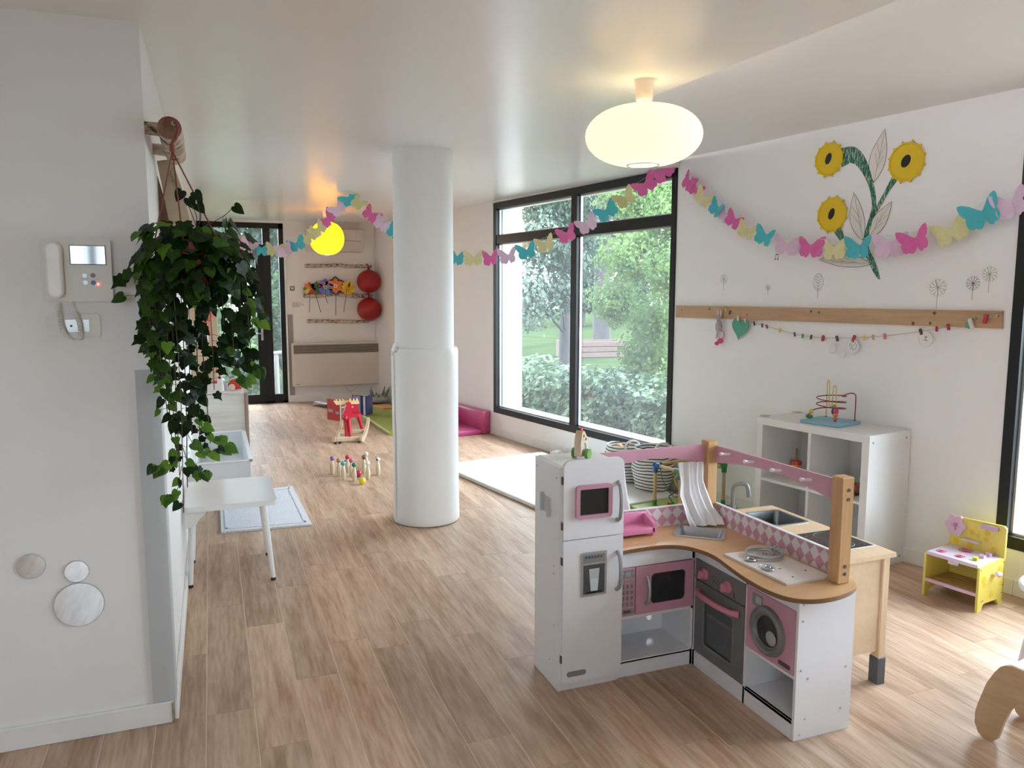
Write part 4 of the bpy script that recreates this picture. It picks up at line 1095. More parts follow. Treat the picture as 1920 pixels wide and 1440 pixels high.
part(st, 'spikes', [cyl((2.19+0.09*math.cos(k*.9), 10.93+0.07*math.sin(k*.9), 0.08), (2.20+0.15*math.cos(k*.9), 10.93+0.10*math.sin(k*.9), 0.20+0.05*math.sin(k*2.1)), 0.026, 0.003, 7) for k in range(9)], SPK)

# rocking toy: a red animal seat on pale wooden rockers
BEECH = wood('pale_beech', (0.56, 0.43, 0.28), (0.70, 0.57, 0.40), 0.45, axis=0, scale=5)
REDP = pm('rocker_red', (0.50, 0.012, 0.035), 0.38, var=0.03)
rk = thing('rocking_toy', 'red animal shaped rocking toy with pale wooden runners', 'rocking toy', (1.35, 8.25, 0))
def runner(x0, y0, x1, y1, zf, zb):
    p = []
    for i in range(11):
        u = i/10
        x = x0+(x1-x0)*u; y = y0+(y1-y0)*u
        z = 0.028 + (zb*((u-.18)/.82)**2 if u > .18 else zf*((.18-u)/.18)**2)
        p.append((x, y, z))
    g = []
    d = Vector((x1-x0, y1-y0, 0)).normalized(); s_ = Vector((-d.y, d.x, 0))*0.014
    v = []; f = []
    for q in p:
        for a in (-1, 1):
            for h in (-0.027, 0.027):
                v.append((q[0]+s_.x*a, q[1]+s_.y*a, q[2]+h))
    for i in range(10):
        o = i*4; n_ = o+4
        for a, b in ((0, 1), (1, 3), (3, 2), (2, 0)):
            f.append((o+a, o+b, n_+b, n_+a))
    f.append((0, 2, 3, 1)); f.append((40, 41, 43, 42))
    return v, f
part(rk, 'runner', [runner(1.145, 8.13, 1.29, 8.52, 0.015, 0.13)], BEECH)
part(rk, 'runner', [runner(1.415, 8.07, 1.575, 8.46, 0.015, 0.15)], BEECH)
part(rk, 'crossbar', [turn(box(1.17, 1.43, 8.128, 8.165, 0.015, 0.062, 0.006), -0.13, (1.3, 8.14, 0))], BEECH)
part(rk, 'crossbar', [turn(box(1.235, 1.50, 8.335, 8.37, 0.055, 0.10, 0.006), -0.13, (1.36, 8.35, 0))], BEECH)
for (x, y) in ((1.16, 8.115), (1.205, 8.12), (1.40, 8.085)):
    part(rk, 'rubber_foot', [cyl((x, y-.012, 0.0), (x, y-.012, 0.022), 0.013, 0.013, 10)], BLACK)
for (x0, y0, z0, x1, y1, z1) in ((1.325, 8.15, 0.03, 1.315, 8.20, 0.27), (1.285, 8.17, 0.06, 1.29, 8.22, 0.27), (1.485, 8.36, 0.09, 1.43, 8.30, 0.27), (1.31, 8.38, 0.09, 1.33, 8.34, 0.27)):
    part(rk, 'leg', [tube([(x0, y0, z0), ((x0+x1)/2, (y0+y1)/2, (z0+z1)/2), (x1, y1, z1)], [0.017, 0.020, 0.024], 12)], REDP)
part(rk, 'seat', [prism(rrect(1.27, 1.455, 8.17, 8.38, 0.045, 5), 0.262, 0.292)], REDP)
part(rk, 'head', [prism([(1.255, 0.255), (1.25, 0.30), (1.275, 0.37), (1.292, 0.42), (1.315, 0.435), (1.335, 0.42), (1.345, 0.36), (1.35, 0.28), (1.33, 0.255)], 8.145, 8.185, 'xz')], REDP)
part(rk, 'muzzle', [ball((1.272, 8.14, 0.262), 0.026, 0.035, 0.03, 14, 10)], REDP)
part(rk, 'backrest', [prism([(1.345, 0.285)] + [(1.395+0.05*math.cos(a), 0.335+0.055*math.sin(a)) for a in [PI-PI*k/10 for k in range(11)]] + [(1.445, 0.285)], 8.34, 8.365, 'xz')], REDP)
part(rk, 'handle_bar', [cyl((1.24, 8.16, 0.375), (1.36, 8.16, 0.375), 0.009, 0.009, 10)], BEECH)
ant = [(1.19, 0.40), (1.43, 0.40), (1.43, 0.412), (1.425, 0.43)]
for k in range(7):
    x = 1.42 - k*0.036
    ant += [(x, 0.438), (x-0.009, 0.462 if k not in (3,) else 0.44), (x-0.018, 0.458 if k != 3 else 0.438), (x-0.022, 0.436)]
part(rk, 'antlers', [prism(ant + [(1.17, 0.45), (1.162, 0.44)], 8.19, 8.205, 'xz')], wood('antler_wood', (0.60, 0.38, 0.18), (0.72, 0.52, 0.30), 0.5))

# bowling pins and balls
PINW = wood('pin_wood', (0.62, 0.50, 0.34), (0.74, 0.62, 0.45), 0.4, axis=2, scale=9)
pins = [(.932, 6.744, 'purple', (.20, .12, .34)), (.972, 6.644, 'light brown', (.36, .22, .15)), (.99, 6.514, 'sky blue', (.10, .38, .50)), (1.066, 6.758, 'red', (.55, .03, .05)),
        (1.073, 6.606, 'pink', (.60, .15, .25)), (1.067, 6.424, 'dark green', (.02, .20, .10)), (1.198, 6.697, 'dark brown', (.17, .07, .045)), (1.242, 6.825, 'white with yellow beak', (.72, .68, .60)), (1.184, 6.44, 'white with grey eyes', (.74, .73, .70)), (1.297, 6.573, 'black and white', (.74, .72, .68))]
pinbody = None
for i, (x, y, cn, cl) in enumerate(pins):
    t = thing('bowling_pin', 'wooden bowling pin with a %s animal head, beside the column' % cn, 'bowling pin', (x, y, 0), group='toy bowling pins on the floor')
    if pinbody is None:
        pinbody = mesh('body', [lathe([(0, 0), (0.0155, 0), (0.017, 0.004), (0.0205, 0.045), (0.0195, 0.072), (0.013, 0.105), (0.009, 0.118), (0.009, 0.128), (0, 0.13)], 20)], PINW)
        pinhead = mesh('head', [ball((0, 0, 0.139), 0.0205, n=18, m=12)], PINW)
    b = bpy.data.objects.new('body', pinbody); COL.objects.link(b); b.parent = t
    m = pm('pin_paint_%d' % i, cl, 0.35)
    part(t, 'head', [ball((x, y, 0.139), 0.0205, n=18, m=12)], m)
    if cn.startswith('black'):
        part(t, 'ear', [ball((x-0.013, y, 0.155), 0.006, n=8, m=6)], BLACK); part(t, 'ear', [ball((x+0.015, y, 0.155), 0.006, n=8, m=6)], BLACK)
        part(t, 'eye_patch', [ball((x-0.008, y-0.011, 0.139), 0.010, n=10, m=8)], BLACK)
    elif 'beak' in cn or cn in ('light brown', 'dark brown', 'purple'):
        part(t, 'beak', [cyl((x-0.012, y-0.010, 0.140), (x-0.027, y-0.018, 0.137), 0.005, 0.001, 8)], pm('beak_yellow', (.75, .45, .04), 0.4))
    else:
        for s_ in (-1, 1):
            part(t, 'eye', [ball((x+s_*0.007, y-0.016, 0.143), 0.0032, n=8, m=6)], BLACK if 'white' not in cn else SILVER)
    if cn == 'sky blue':
        part(t, 'ear', [cyl((x+0.010, y, 0.150), (x+0.030, y, 0.172), 0.005, 0.003, 8)], BLACK)
solo('toy_ball', 'yellow ball in front of the bowling pins', 'ball', (1.11, 6.291, 0), [ball((1.11, 6.291, 0.0285), 0.0285, n=24, m=16)], pm('ball_yellow', (.80, .60, .015), 0.2))
solo('toy_ball', 'dark red ball among the bowling pins', 'ball', (1.124, 6.56, 0), [ball((1.124, 6.56, 0.0285), 0.0285, n=24, m=16)], pm('ball_red', (.42, .02, .05), 0.25))

# padding round the column
PADM = pm('pad_vinyl', (0.80, 0.79, 0.76), 0.38, var=0.012, scale=5, bump=0.05, bscale=9)
pd = thing('column_padding', 'white vinyl padding sleeve wrapped round the lower column', 'padding', (1.352, 5.153, 0))
prof = [(0.2005, 0.006), (0.226, 0.006), (0.231, 0.02), (0.229, 0.06), (0.226, 0.3), (0.2255, 0.6), (0.227, 0.9), (0.2275, 1.15), (0.226, 1.185), (0.219, 1.203), (0.2005, 1.205)]
v, f = lathe(prof, 64, (1.352, 5.153, 0))
part(pd, 'sleeve', [(v, [q for q in f if len(q) == 4])], PADM)
part(pd, 'top_cord', [torus((1.352, 5.153, 1.200), 0.214, 0.003, 48, 6)], pm('cord_grey', (0.45, 0.44, 0.42), 0.8))
part(pd, 'seam_lap', [box(1.121, 1.131, 5.10, 5.15, 0.008, 1.19, 0.003)], PADM)
part(pd, 'tag', [prism([(1.118, 1.235), (1.135, 1.245), (1.148, 1.235), (1.152, 1.20), (1.14, 1.172), (1.122, 1.185), (1.112, 1.215)], 5.072, 5.082, 'xz')], PADM)
part(pd, 'tie_string', [tube(smoothpath([(1.135, 5.07, 1.19), (1.116, 5.068, 1.175), (1.108, 5.066, 1.155)], 4), 0.0025, 5), tube(smoothpath([(1.14, 5.066, 1.215), (1.155, 5.07, 1.19), (1.16, 5.07, 1.2)], 4), 0.002, 5)], pm('cord_grey', (0.45, 0.44, 0.42), 0.8))

# ================================================================ PINK TOY KITCHEN (corner unit, faces the camera and the left)
KW = pm('kitchen_white', (0.79, 0.78, 0.80), 0.32, var=0.012)
KPINK = pm('kitchen_pink', (0.57, 0.29, 0.375), 0.38, var=0.02)
KPINK2 = pm('kitchen_pink_plastic', (0.62, 0.22, 0.28), 0.3, var=0.02)
KGREY = pm('kitchen_grey', (0.20, 0.195, 0.19), 0.42, metal=0.25, var=0.03)
DARKWIN = pm('dark_window', (0.028, 0.028, 0.030), 0.12, var=0.02)
GREYWIN = pm('grey_window', (0.10, 0.105, 0.11), 0.2, var=0.05)
PRINT = pm('print_grey', (0.24, 0.24, 0.24), 0.5)
PRINTD = pm('print_dark', (0.07, 0.07, 0.075), 0.5)
SCREW = pm('screw_cap', (0.50, 0.50, 0.50), 0.4, metal=0.4)
HONEY = wood('honey_post', (0.50, 0.27, 0.11), (0.62, 0.37, 0.17), 0.42, axis=2, scale=4, rand=0.03)
CTOP = wood('counter_top', (0.52, 0.30, 0.14), (0.60, 0.37, 0.19), 0.28, axis=0, scale=1.6, rand=0.0)
CEDGE = pm('counter_edge', (0.20, 0.10, 0.045), 0.5)
kt = thing('toy_kitchen', 'white and pink corner toy kitchen with fridge, oven and washing machine', 'toy kitchen', (1.66, 2.46, 0))
# fridge
parts(kt, 'side_panel', [box(1.222, 1.236, 2.652, 2.893, 0, 0.905, 0.001), box(1.480, 1.492, 2.655, 2.893, 0.0, 0.905, 0.001)], KW)
part(kt, 'fridge_top', [box(1.236, 1.480, 2.655, 2.893, 0.892, 0.9065, 0.001)], KW)
part(kt, 'fridge_base', [box(1.236, 1.480, 2.654, 2.666, 0, 0.036)], KW)
def xzp(p, y0, y1, holes=()): return prism(p, y0, y1, 'xz', holes)
def arch_handle(c, L, out, ax, along='z', r=0.0075):
    """bow handle: c on the face, standing off by out along ax"""
    pts = []
    for k in range(13):
        u = k/12; h = -L/2 + L*u
        b_ = out*min(1, 1.02*math.sin(PI*u)**0.35) if 0 < u < 1 else 0
        p = Vector(c) + Vector(ax)*b_
        if along == 'z': p.z += h
        else: p += Vector(along)*h
        pts.append(p)
    return tube(pts, [r*1.25]+[r]*11+[r*1.25], 10)
ud = part(kt, 'door', [xzp(rrect(1.233, 1.495, 0.621, 0.932, (0.002, 0.002, 0.03, 0.03)), 2.636, 2.652)], KW)
part(ud, 'screen_frame', [xzp(rrect(1.281, 1.437, 0.700, 0.834, 0.016), 2.622, 2.636, [rrect(1.297, 1.421, 0.716, 0.818, 0.004)])], KPINK)
part(ud, 'screen', [box(1.295, 1.423, 2.630, 2.637, 0.714, 0.82)], BLACK)
part(ud, 'handle', [arch_handle((1.467, 2.636, 0.756), 0.155, 0.03, (0, -1, 0))], SILVER)
ld = part(kt, 'door', [xzp(rrect(1.233, 1.495, 0.037, 0.617, 0.002), 2.636, 2.652)], KW)
part(ld, 'handle', [arch_handle((1.470, 2.636, 0.472), 0.155, 0.03, (0, -1, 0))], SILVER)
disp = part(ld, 'water_dispenser', [xzp(rrect(1.309, 1.421, 0.384, 0.562, 0.004), 2.632, 2.636)], SILVER)
disp_r = part(ld, 'dispenser_recess', [box(1.319, 1.411, 2.6308, 2.6322, 0.393, 0.511)], PRINTD)
part(ld, 'dispenser_panel', [box(1.318, 1.412, 2.6308, 2.6322, 0.520, 0.553)], PRINT)
part(ld, 'panel_marks', [box(1.326+0.013*k, 1.334+0.013*k, 2.6300, 2.6309, 0.538, 0.547) for k in range(6)], PRINTD)
part(ld, 'printed_glass', [xzp([(1.342, 0.495), (1.388, 0.495), (1.380, 0.405), (1.350, 0.405)], 2.6298, 2.6309)], pm('print_glass', (0.50, 0.54, 0.54), 0.4))
part(ld, 'printed_water', [xzp([(1.3455, 0.455), (1.3845, 0.455), (1.380, 0.405), (1.350, 0.405)], 2.6290, 2.6299)], pm('print_water', (0.55, 0.66, 0.66), 0.4))
part(ld, 'tray_print', [box(1.330, 1.400, 2.6300, 2.6309, 0.395, 0.403)], BLACK)
part(ld, 'name_plate', [xzp(rrect(1.253, 1.336, 0.062, 0.083, 0.009), 2.633, 2.636)], PRINT)
parts(kt, 'hinge', [box(1.229, 1.2335, 2.640, 2.652, z, z+0.03) for z in (0.84, 0.66, 0.52, 0.12)], PRINTD)
part(kt, 'paper_holder', [box(1.207, 1.222, 2.80, 2.812, 0.70, 0.775, 0.002), box(1.207, 1.222, 2.735, 2.748, 0.69, 0.765, 0.002), box(1.2195, 1.2225, 2.735, 2.812, 0.70, 0.765)], pm('holder_grey', (0.52, 0.53, 0.54), 0.45))
parts(kt, 'screw', [ball((1.222, y, z), 0.004, n=8, m=6) for y, z in ((2.87, .87), (2.68, .86), (2.70, .50), (2.70, .47), (2.73, .10), (2.69, .26))], SCREW)
# middle unit
part(kt, 'header_panel', [box(1.492, 1.853, 2.664, 2.676, 0.466, 0.531)], KW)
parts(kt, 'shelf', [box(1.492, 1.853, 2.664, 2.885, 0.246, 0.260, 0.001), box(1.492, 1.853, 2.664, 2.885, 0.058, 0.070, 0.001)], KW)
parts(kt, 'toe_kick', [box(1.492, 1.858, 2.664, 2.676, 0, 0.066, 0.001), box(1.853, 1.865, 2.052, 2.664, 0, 0.070, 0.001)], KW)
parts(kt, 'divider', [box(1.841, 1.8535, 2.664, 2.885, 0.0, 0.531, 0.001), box(1.853, 2.096, 2.648, 2.660, 0.0, 0.531), box(1.853, 2.096, 2.313, 2.325, 0.0, 0.531, 0.001)], KW)
parts(kt, 'back_panel', [xzp([(1.236, 0.0), (2.10, 0.0), (2.10, 0.545), (1.236, 0.545)], 2.884, 2.893, [circ(1.777, 0.132, 0.0155, 24)]), box(2.092, 2.102, 2.05, 2.885, 0.0, 0.545)], KW)
mp_ = part(kt, 'microwave_panel', [box(1.494, 1.566, 2.657, 2.670, 0.262, 0.464, 0.001)], KPINK)
part(mp_, 'display', [box(1.502, 1.560, 2.6555, 2.6575, 0.424, 0.456)], PRINT)
part(mp_, 'display_print', [box(1.519, 1.545, 2.6548, 2.6557, 0.429, 0.450), box(1.505, 1.512, 2.6548, 2.6557, 0.443, 0.450), box(1.550, 1.557, 2.6548, 2.6557, 0.438, 0.450)], pm('print_mid', (0.36, 0.36, 0.36), 0.5))
part(mp_, 'dial', [torus((1.511, 2.6565, 0.410), 0.0075, 0.0013, 20, 6, 'y'), torus((1.551, 2.6565, 0.410), 0.0075, 0.0013, 20, 6, 'y'), box(1.524, 1.538, 2.656, 2.6575, 0.4085, 0.4115)], PRINT)
keym = mesh('key', [box(-0.0068, 0.0068, -0.0012, 0, -0.0095, 0.0095, 0.0008)], PRINT)
KEYS = '123456789*0#'
for r_ in range(4):
    for c_ in range(3):
        o = bpy.data.objects.new('key', keym); COL.objects.link(o); o.parent = mp_
        x, z = 1.511+0.020*c_, 0.387-0.0245*r_
        o.matrix_local = Matrix.Translation(Vector((x, 2.657, z))-BASE[mp_])
        if r_ < 3: writing(mp_, 'digit', KEYS[r_*3+c_], 0.011, Matrix.Translation((x, 2.6556, z)) @ Matrix.Rotation(PI/2, 4, 'X'), PRINTD, 0.0002)
part(mp_, 'name_plate', [box(1.498, 1.560, 2.6557, 2.6575, 0.272, 0.292), tuple(list(box(1.515, 1.545, 2.655, 2.656, 0.278, 0.286))+[1])], [PRINT, PRINTD])
md = part(kt, 'microwave_door', [xzp(rrect(1.569, 1.845, 0.263, 0.464, 0.003), 2.655, 2.668, [rrect(1.641, 1.805, 0.300, 0.428, 0.018)])], KPINK)
part(md, 'window', [box(1.638, 1.808, 2.661, 2.667, 0.297, 0.431)], DARKWIN)
part(md, 'handle', [arch_handle((1.618, 2.655, 0.362), 0.115, 0.026, (0, -1, 0), 'z', 0.007)], SILVER)
part(kt, 'latch', [cyl((1.8535, 2.655, 0.39), (1.843, 2.655, 0.39), 0.006, 0.006, 10)], SCREW)
# right arm: oven, washing machine
part(kt, 'header_panel', [box(1.853, 1.865, 2.052, 2.650, 0.474, 0.531)], KW)
part(kt, 'end_panel', [box(1.853, 2.105, 2.040, 2.0525, 0, 0.531, 0.001)], KW)
parts(kt, 'bay_floor', [box(1.853, 2.092, 2.052, 2.313, 0.058, 0.070), box(1.853, 2.092, 2.052, 2.313, 0.225, 0.237)], KW)
parts(kt, 'screw', [cyl((x, 2.0405, z), (x, 2.038, z), 0.0042, 0.0035, 10) for x, z in ((1.873, .50), (1.873, .44), (1.873, .26), (1.905, .225), (2.075, .24), (1.878, .02), (1.90, .075), (2.06, .085))], SCREW)
op = part(kt, 'oven_panel', [box(1.848, 1.862, 2.327, 2.646, 0.386, 0.474, 0.0015)], KGREY)
for y in (2.576, 2.424):
    part(op, 'knob', [lathe([(0.0, -0.030), (0.014, -0.030), (0.017, -0.027), (0.019, -0.012), (0.0235, -0.008), (0.0235, 0.0)], 24, (1.848, y, 0.428), 'x')], KPINK2)
parts(op, 'knob_grip', [turn(box(1.812, 1.820, 2.576-0.004, 2.576+0.004, 0.412, 0.444, 0.002), 0.2, (1.815, 2.576, 0.428), 'X'), turn(box(1.812, 1.820, 2.424-0.004, 2.424+0.004, 0.412, 0.444, 0.002), 0.2, (1.815, 2.424, 0.428), 'X')], KPINK2)
part(op, 'print_marks', [box(1.8472, 1.8482, 2.49+0.014*k, 2.497+0.014*k, 0.412+0.011*j, 0.415+0.011*j) for k in range(3) for j in range(3)] + [box(1.8472, 1.8482, 2.385, 2.392, 0.395, 0.415)], PRINTD)
od = part(kt, 'oven_door', [prism(rrect(2.327, 2.646, 0.072, 0.382, 0.002), 1.849, 1.862, 'yz', [rrect(2.388, 2.582, 0.122, 0.312, 0.012)])], KGREY)
part(od, 'window_frame', [prism(rrect(2.383, 2.587, 0.117, 0.317, 0.015), 1.8475, 1.8495, 'yz', [rrect(2.392, 2.578, 0.126, 0.308, 0.012)])], pm('oven_rim', (0.28, 0.28, 0.28), 0.3, metal=0.5))
part(od, 'window', [box(1.856, 1.861, 2.38, 2.59, 0.115, 0.32)], GREYWIN)
part(od, 'rack_print', [box(1.8552, 1.8562, 2.40, 2.57, 0.255, 0.2575), box(1.8552, 1.8562, 2.40, 2.57, 0.262, 0.2635)], pm('rack_line', (0.22, 0.23, 0.23), 0.4))
part(od, 'handle', [arch_handle((1.849, 2.487, 0.342), 0.262, 0.034, (-1, 0, 0), (0, 1, 0), 0.0115)], KPINK2)
wm = part(kt, 'washer_door', [box(1.848, 1.860, 2.054, 2.312, 0.238, 0.475, 0.001)], KPINK)
PO = (1.848, 2.186, 0.347)
part(wm, 'porthole_ring', [lathe([(0.062, -0.004), (0.068, -0.016), (0.078, -0.020), (0.088, -0.014), (0.092, 0.0)], 40, PO, 'x')], KGREY)
part(wm, 'porthole_glass', [lathe([(0.0, -0.007), (0.045, -0.006), (0.064, -0.003)], 32, PO, 'x')], DARKWIN)
part(wm, 'porthole_print', [lathe([(0.0, -0.0085), (0.024, -0.0080), (0.028, -0.0055)], 24, (1.848, 2.165, 0.329), 'x')], pm('print_pale', (0.38, 0.37, 0.36), 0.4))
part(wm, 'display', [prism(rrect(2.222, 2.278, 0.418, 0.462, (0.006, 0.006, 0.002, 0.002)), 1.8462, 1.8482, 'yz')], PRINT)
part(wm, 'display_print', [prism(rrect(2.228, 2.258, 0.428, 0.455, 0.002), 1.8455, 1.8464, 'yz')], pm('print_pale2', (0.46, 0.47, 0.47), 0.3))
part(wm, 'name_plate', [prism(rrect(2.066, 2.126, 0.252, 0.268, 0.006), 1.8458, 1.8482, 'yz')], PRINTD)
# counter with its wavy front edge
front = smoothpath([(1.493, 2.640, 0), (1.578, 2.648, 0), (1.690, 2.642, 0), (1.765, 2.600, 0), (1.800, 2.520, 0), (1.803, 2.440, 0), (1.783, 2.330, 0), (1.767, 2.220, 0), (1.764, 2.110, 0), (1.787, 2.022, 0), (1.844, 1.978, 0), (1.929, 1.968, 0), (2.016, 1.985, 0), (2.085, 2.020, 0), (2.112, 2.062, 0)], 5)
outl = [(p[0], p[1]) for p in front] + [(2.112, 2.893), (1.493, 2.893)]
def rot2(pts, a, c): return [(c[0]+x*math.cos(a)-y*math.sin(a), c[1]+x*math.sin(a)+y*math.cos(a)) for x, y in pts]
BC = (1.922, 2.728); BA = -0.72
hole_ = rot2(rrect(-0.092, 0.092, -0.072, 0.072, 0.012, 3), BA, BC)
part(kt, 'counter', [prism(outl, 0.531, 0.5465, 'xy', [hole_])], CEDGE)
part(kt, 'counter_sheet', [prism(outl, 0.5463, 0.5485, 'xy', [hole_])], CTOP)
TINM = pm('basin_silver', (0.46, 0.46, 0.45), 0.32, metal=0.5, var=0.03)
rim_o = rot2(rrect(-0.106, 0.106, -0.086, 0.086, 0.018, 4), BA, BC); rim_i = rot2(rrect(-0.090, 0.090, -0.070, 0.070, 0.014, 4), BA, BC); bot = rot2(rrect(-0.072, 0.072, -0.054, 0.054, 0.014, 4), BA, BC)
bs = part(kt, 'basin', [prism(rim_o, 0.5485, 0.5520, 'xy', [rim_i])], TINM)
n_ = len(rim_i)
part(bs, 'bowl', [([(x, y, 0.551) for x, y in rim_i] + [(x, y, 0.497) for x, y in bot], [(i, i+n_, (i+1) % n_+n_, (i+1) % n_) for i in range(n_)] + [tuple(range(n_, 2*n_))])], TINM)
# cooktop
ckt = part(kt, 'cooktop', [prism([(1.839, 2.449), (1.851, 2.104), (2.054, 2.104), (2.044, 2.439)], 0.5485, 0.556)], pm('cooktop_cream', (0.74, 0.68, 0.66), 0.4))
part(ckt, 'burner', [torus((1.972, 2.372, 0.569), 0.066, 0.007, 32, 8), torus((1.972, 2.372, 0.566), 0.036, 0.003, 24, 6), cyl((1.972, 2.372, 0.556), (1.972, 2.372, 0.570), 0.010, 0.010, 12), box(1.90, 1.955, 2.385, 2.393, 0.578, 0.586), turn(box(1.985, 2.045, 2.355, 2.363, 0.578, 0.586), 0.5, (1.99, 2.36, 0.58)), turn(box(1.985, 2.06, 2.385, 2.392, 0.579, 0.587), -0.9, (1.985, 2.388, 0.58))], STEEL)
parts(ckt, 'burner_base', [torus((1.886, 2.345, 0.561), 0.017, 0.0045, 20, 6), torus((1.886, 2.243, 0.559), 0.021, 0.0028, 20, 6), torus((1.884, 2.246, 0.566), 0.010, 0.0025, 16, 6), torus((1.882, 2.249, 0.564), 0.028, 0.0012, 16, 6)], STEEL)
parts(ckt, 'screw', [cyl((x, y, 0.556), (x, y, 0.5572), 0.004, 0.004, 8) for x, y in ((1.931, 2.235), (2.005, 2.185), (1.916, 2.150))], PRINTD)
# posts, rails, tiles, curtains
post = part(kt, 'post', [box(2.022, 2.078, 2.045, 2.098, 0.5485, 0.933, 0.004)], HONEY)
parts(post, 'bolt', [cyl((2.052, 2.0455, z), (2.052, 2.043, z), 0.0065, 0.0065, 12) for z in (0.888, 0.855, 0.612, 0.585)], PRINTD)
part(kt, 'post', [box(2.028, 2.081, 2.838, 2.892, 0.5485, 0.919, 0.004)], HONEY)
arch = [(1.492 + (2.03-1.492)*k/14, 0.815 + 0.043*math.sin(PI*k/14)) for k in range(15)]
part(kt, 'rail', [xzp(arch + [(2.03, 0.903), (1.492, 0.899)], 2.862, 2.874)], KPINK)
arch2 = [(2.096 + (2.842-2.096)*k/14, 0.820 + 0.040*math.sin(PI*k/14)) for k in range(15)]
rl = part(kt, 'rail', [prism(arch2 + [(2.842, 0.898), (2.096, 0.908)], 2.070, 2.082, 'yz')], KPINK)
for y in (2.739, 2.579, 2.414, 2.248):
    part(rl, 'peg', [tube([(2.070, y, 0.878), (2.045, y, 0.880), (2.030, y, 0.882), (2.022, y, 0.883), (2.019, y, 0.883)], [0.006, 0.0055, 0.0065, 0.0085, 0.006], 10)], KW)
def harlequin():
    m, n, b, o = _nodes('harlequin_print')
    L = n.links
    tc = n.nodes.new('ShaderNodeTexCoord'); sp = n.nodes.new('ShaderNodeSeparateXYZ'); L.new(tc.outputs['Object'], sp.inputs[0])
    ad = n.nodes.new('ShaderNodeMath'); ad.operation = 'ADD'; L.new(sp.outputs[0], ad.inputs[0]); L.new(sp.outputs[1], ad.inputs[1])
    def lin(kh, kz):
        a = n.nodes.new('ShaderNodeMath'); a.operation = 'MULTIPLY'; a.inputs[1].default_value = kh; L.new(ad.outputs[0], a.inputs[0])
        c = n.nodes.new('ShaderNodeMath'); c.operation = 'MULTIPLY_ADD'; c.inputs[1].default_value = kz; L.new(sp.outputs[2], c.inputs[0]); L.new(a.outputs[0], c.inputs[2])
        return c.outputs[0]
    cv = n.nodes.new('ShaderNodeCombineXYZ'); L.new(lin(19.5, 16.5), cv.inputs[0]); L.new(lin(19.5, -16.5), cv.inputs[1]); cv.inputs[2].default_value = 0.5
    ck = n.nodes.new('ShaderNodeTexChecker'); ck.inputs['Scale'].default_value = 1.0
    ck.inputs['Color1'].default_value = (0.57, 0.29, 0.36, 1); ck.inputs['Color2'].default_value = (0.70, 0.66, 0.67, 1)
    L.new(cv.outputs[0], ck.inputs['Vector']); L.new(ck.outputs['Color'], b.inputs['Base Color']); b.inputs['Roughness'].default_value = 0.3
    return m
HARL = harlequin()
tl = part(kt, 'tile_panel', [box(1.492, 2.03, 2.866, 2.876, 0.5485, 0.634)], HARL, label='pink and white diamond printed splashback')
part(tl, 'edge_strip', [box(1.492, 2.03, 2.864, 2.878, 0.634, 0.638)], KW)
tl = part(kt, 'tile_panel', [box(2.078, 2.088, 2.096, 2.842, 0.5485, 0.634)], HARL, label='pink and white diamond printed splashback')
part(tl, 'edge_strip', [box(2.076, 2.090, 2.096, 2.842, 0.634, 0.638)], KW)
CLOTH = pm('curtain_cotton', (0.74, 0.71, 0.71), 0.9, var=0.03, scale=25)
def curtain(rows, nf, amp, label=None):
    """rows: (left point, right point) from top to bottom; nf folds across"""
    nx = 40
    v, f = [], []
    ny = 28
    for j in range(ny+1):
        t = j/ny*(len(rows)-1); i = min(int(t), len(rows)-2); u = t-i
        A = Vector(rows[i][0]).lerp(Vector(rows[i+1][0]), u); B = Vector(rows[i][1]).lerp(Vector(rows[i+1][1]), u)
        d = (B-A); w_ = d.length; nn = Vector((0.35, -0.9, 0))
        for k in range(nx+1):
            s = k/nx
            p = A + d*s + nn.normalized()*(amp*(0.6+0.6*j/ny)*(0.7*math.sin(2*PI*nf*s+0.9*math.sin(j*.12)) + 0.4*math.sin(2*PI*nf*1.7*s+1.3+j*.05)))
            v.append(tuple(p))
    for j in range(ny):
        for k in range(nx):
            a = j*(nx+1)+k
            f.append((a, a+1, a+nx+2, a+nx+1))
    return part(kt, 'curtain', [(v, f)], CLOTH, label, smooth=80)
curtain([((1.876, 2.848, .835), (2.012, 2.848, .828)), ((1.890, 2.846, .745), (2.010, 2.846, .745)), ((1.880, 2.838, .69), (2.030, 2.838, .69)), ((1.895, 2.828, .64), (2.045, 2.815, .63)), ((1.905, 2.815, .59), (2.068, 2.78, .585)), ((1.920, 2.800, .556), (2.062, 2.755, .562))], 3.2, 0.012)
curtain([((1.505, 2.850, .852), (1.615, 2.850, .845)), ((1.505, 2.850, .76), (1.628, 2.850, .76)), ((1.505, 2.850, .66), (1.650, 2.850, .645))], 2.5, 0.006)

# doll sofa on the counter, bird on the fridge
DPINK = pm('doll_pink', (0.66, 0.21, 0.36), 0.28, var=0.015)
ds_ = thing('doll_sofa', 'small glossy pink doll sofa on the toy kitchen counter', 'toy', (1.615, 2.81, 0.5485))
part(ds_, 'seat', [box(1.508, 1.722, 2.760, 2.855, 0.560, 0.588, 0.006, 2)], DPINK)
part(ds_, 'backrest', [box(1.508, 1.722, 2.838, 2.857, 0.560, 0.634, 0.005, 2)], DPINK)
part(ds_, 'armrest', [prism([(2.760, 0.558), (2.857, 0.558), (2.857, 0.632), (2.835, 0.628), (2.770, 0.606), (2.760, 0.60)], 1.708, 1.726, 'yz')], DPINK)
part(ds_, 'armrest', [prism([(2.760, 0.558), (2.857, 0.558), (2.857, 0.632), (2.835, 0.628), (2.770, 0.606), (2.760, 0.60)], 1.504, 1.522, 'yz')], DPINK)
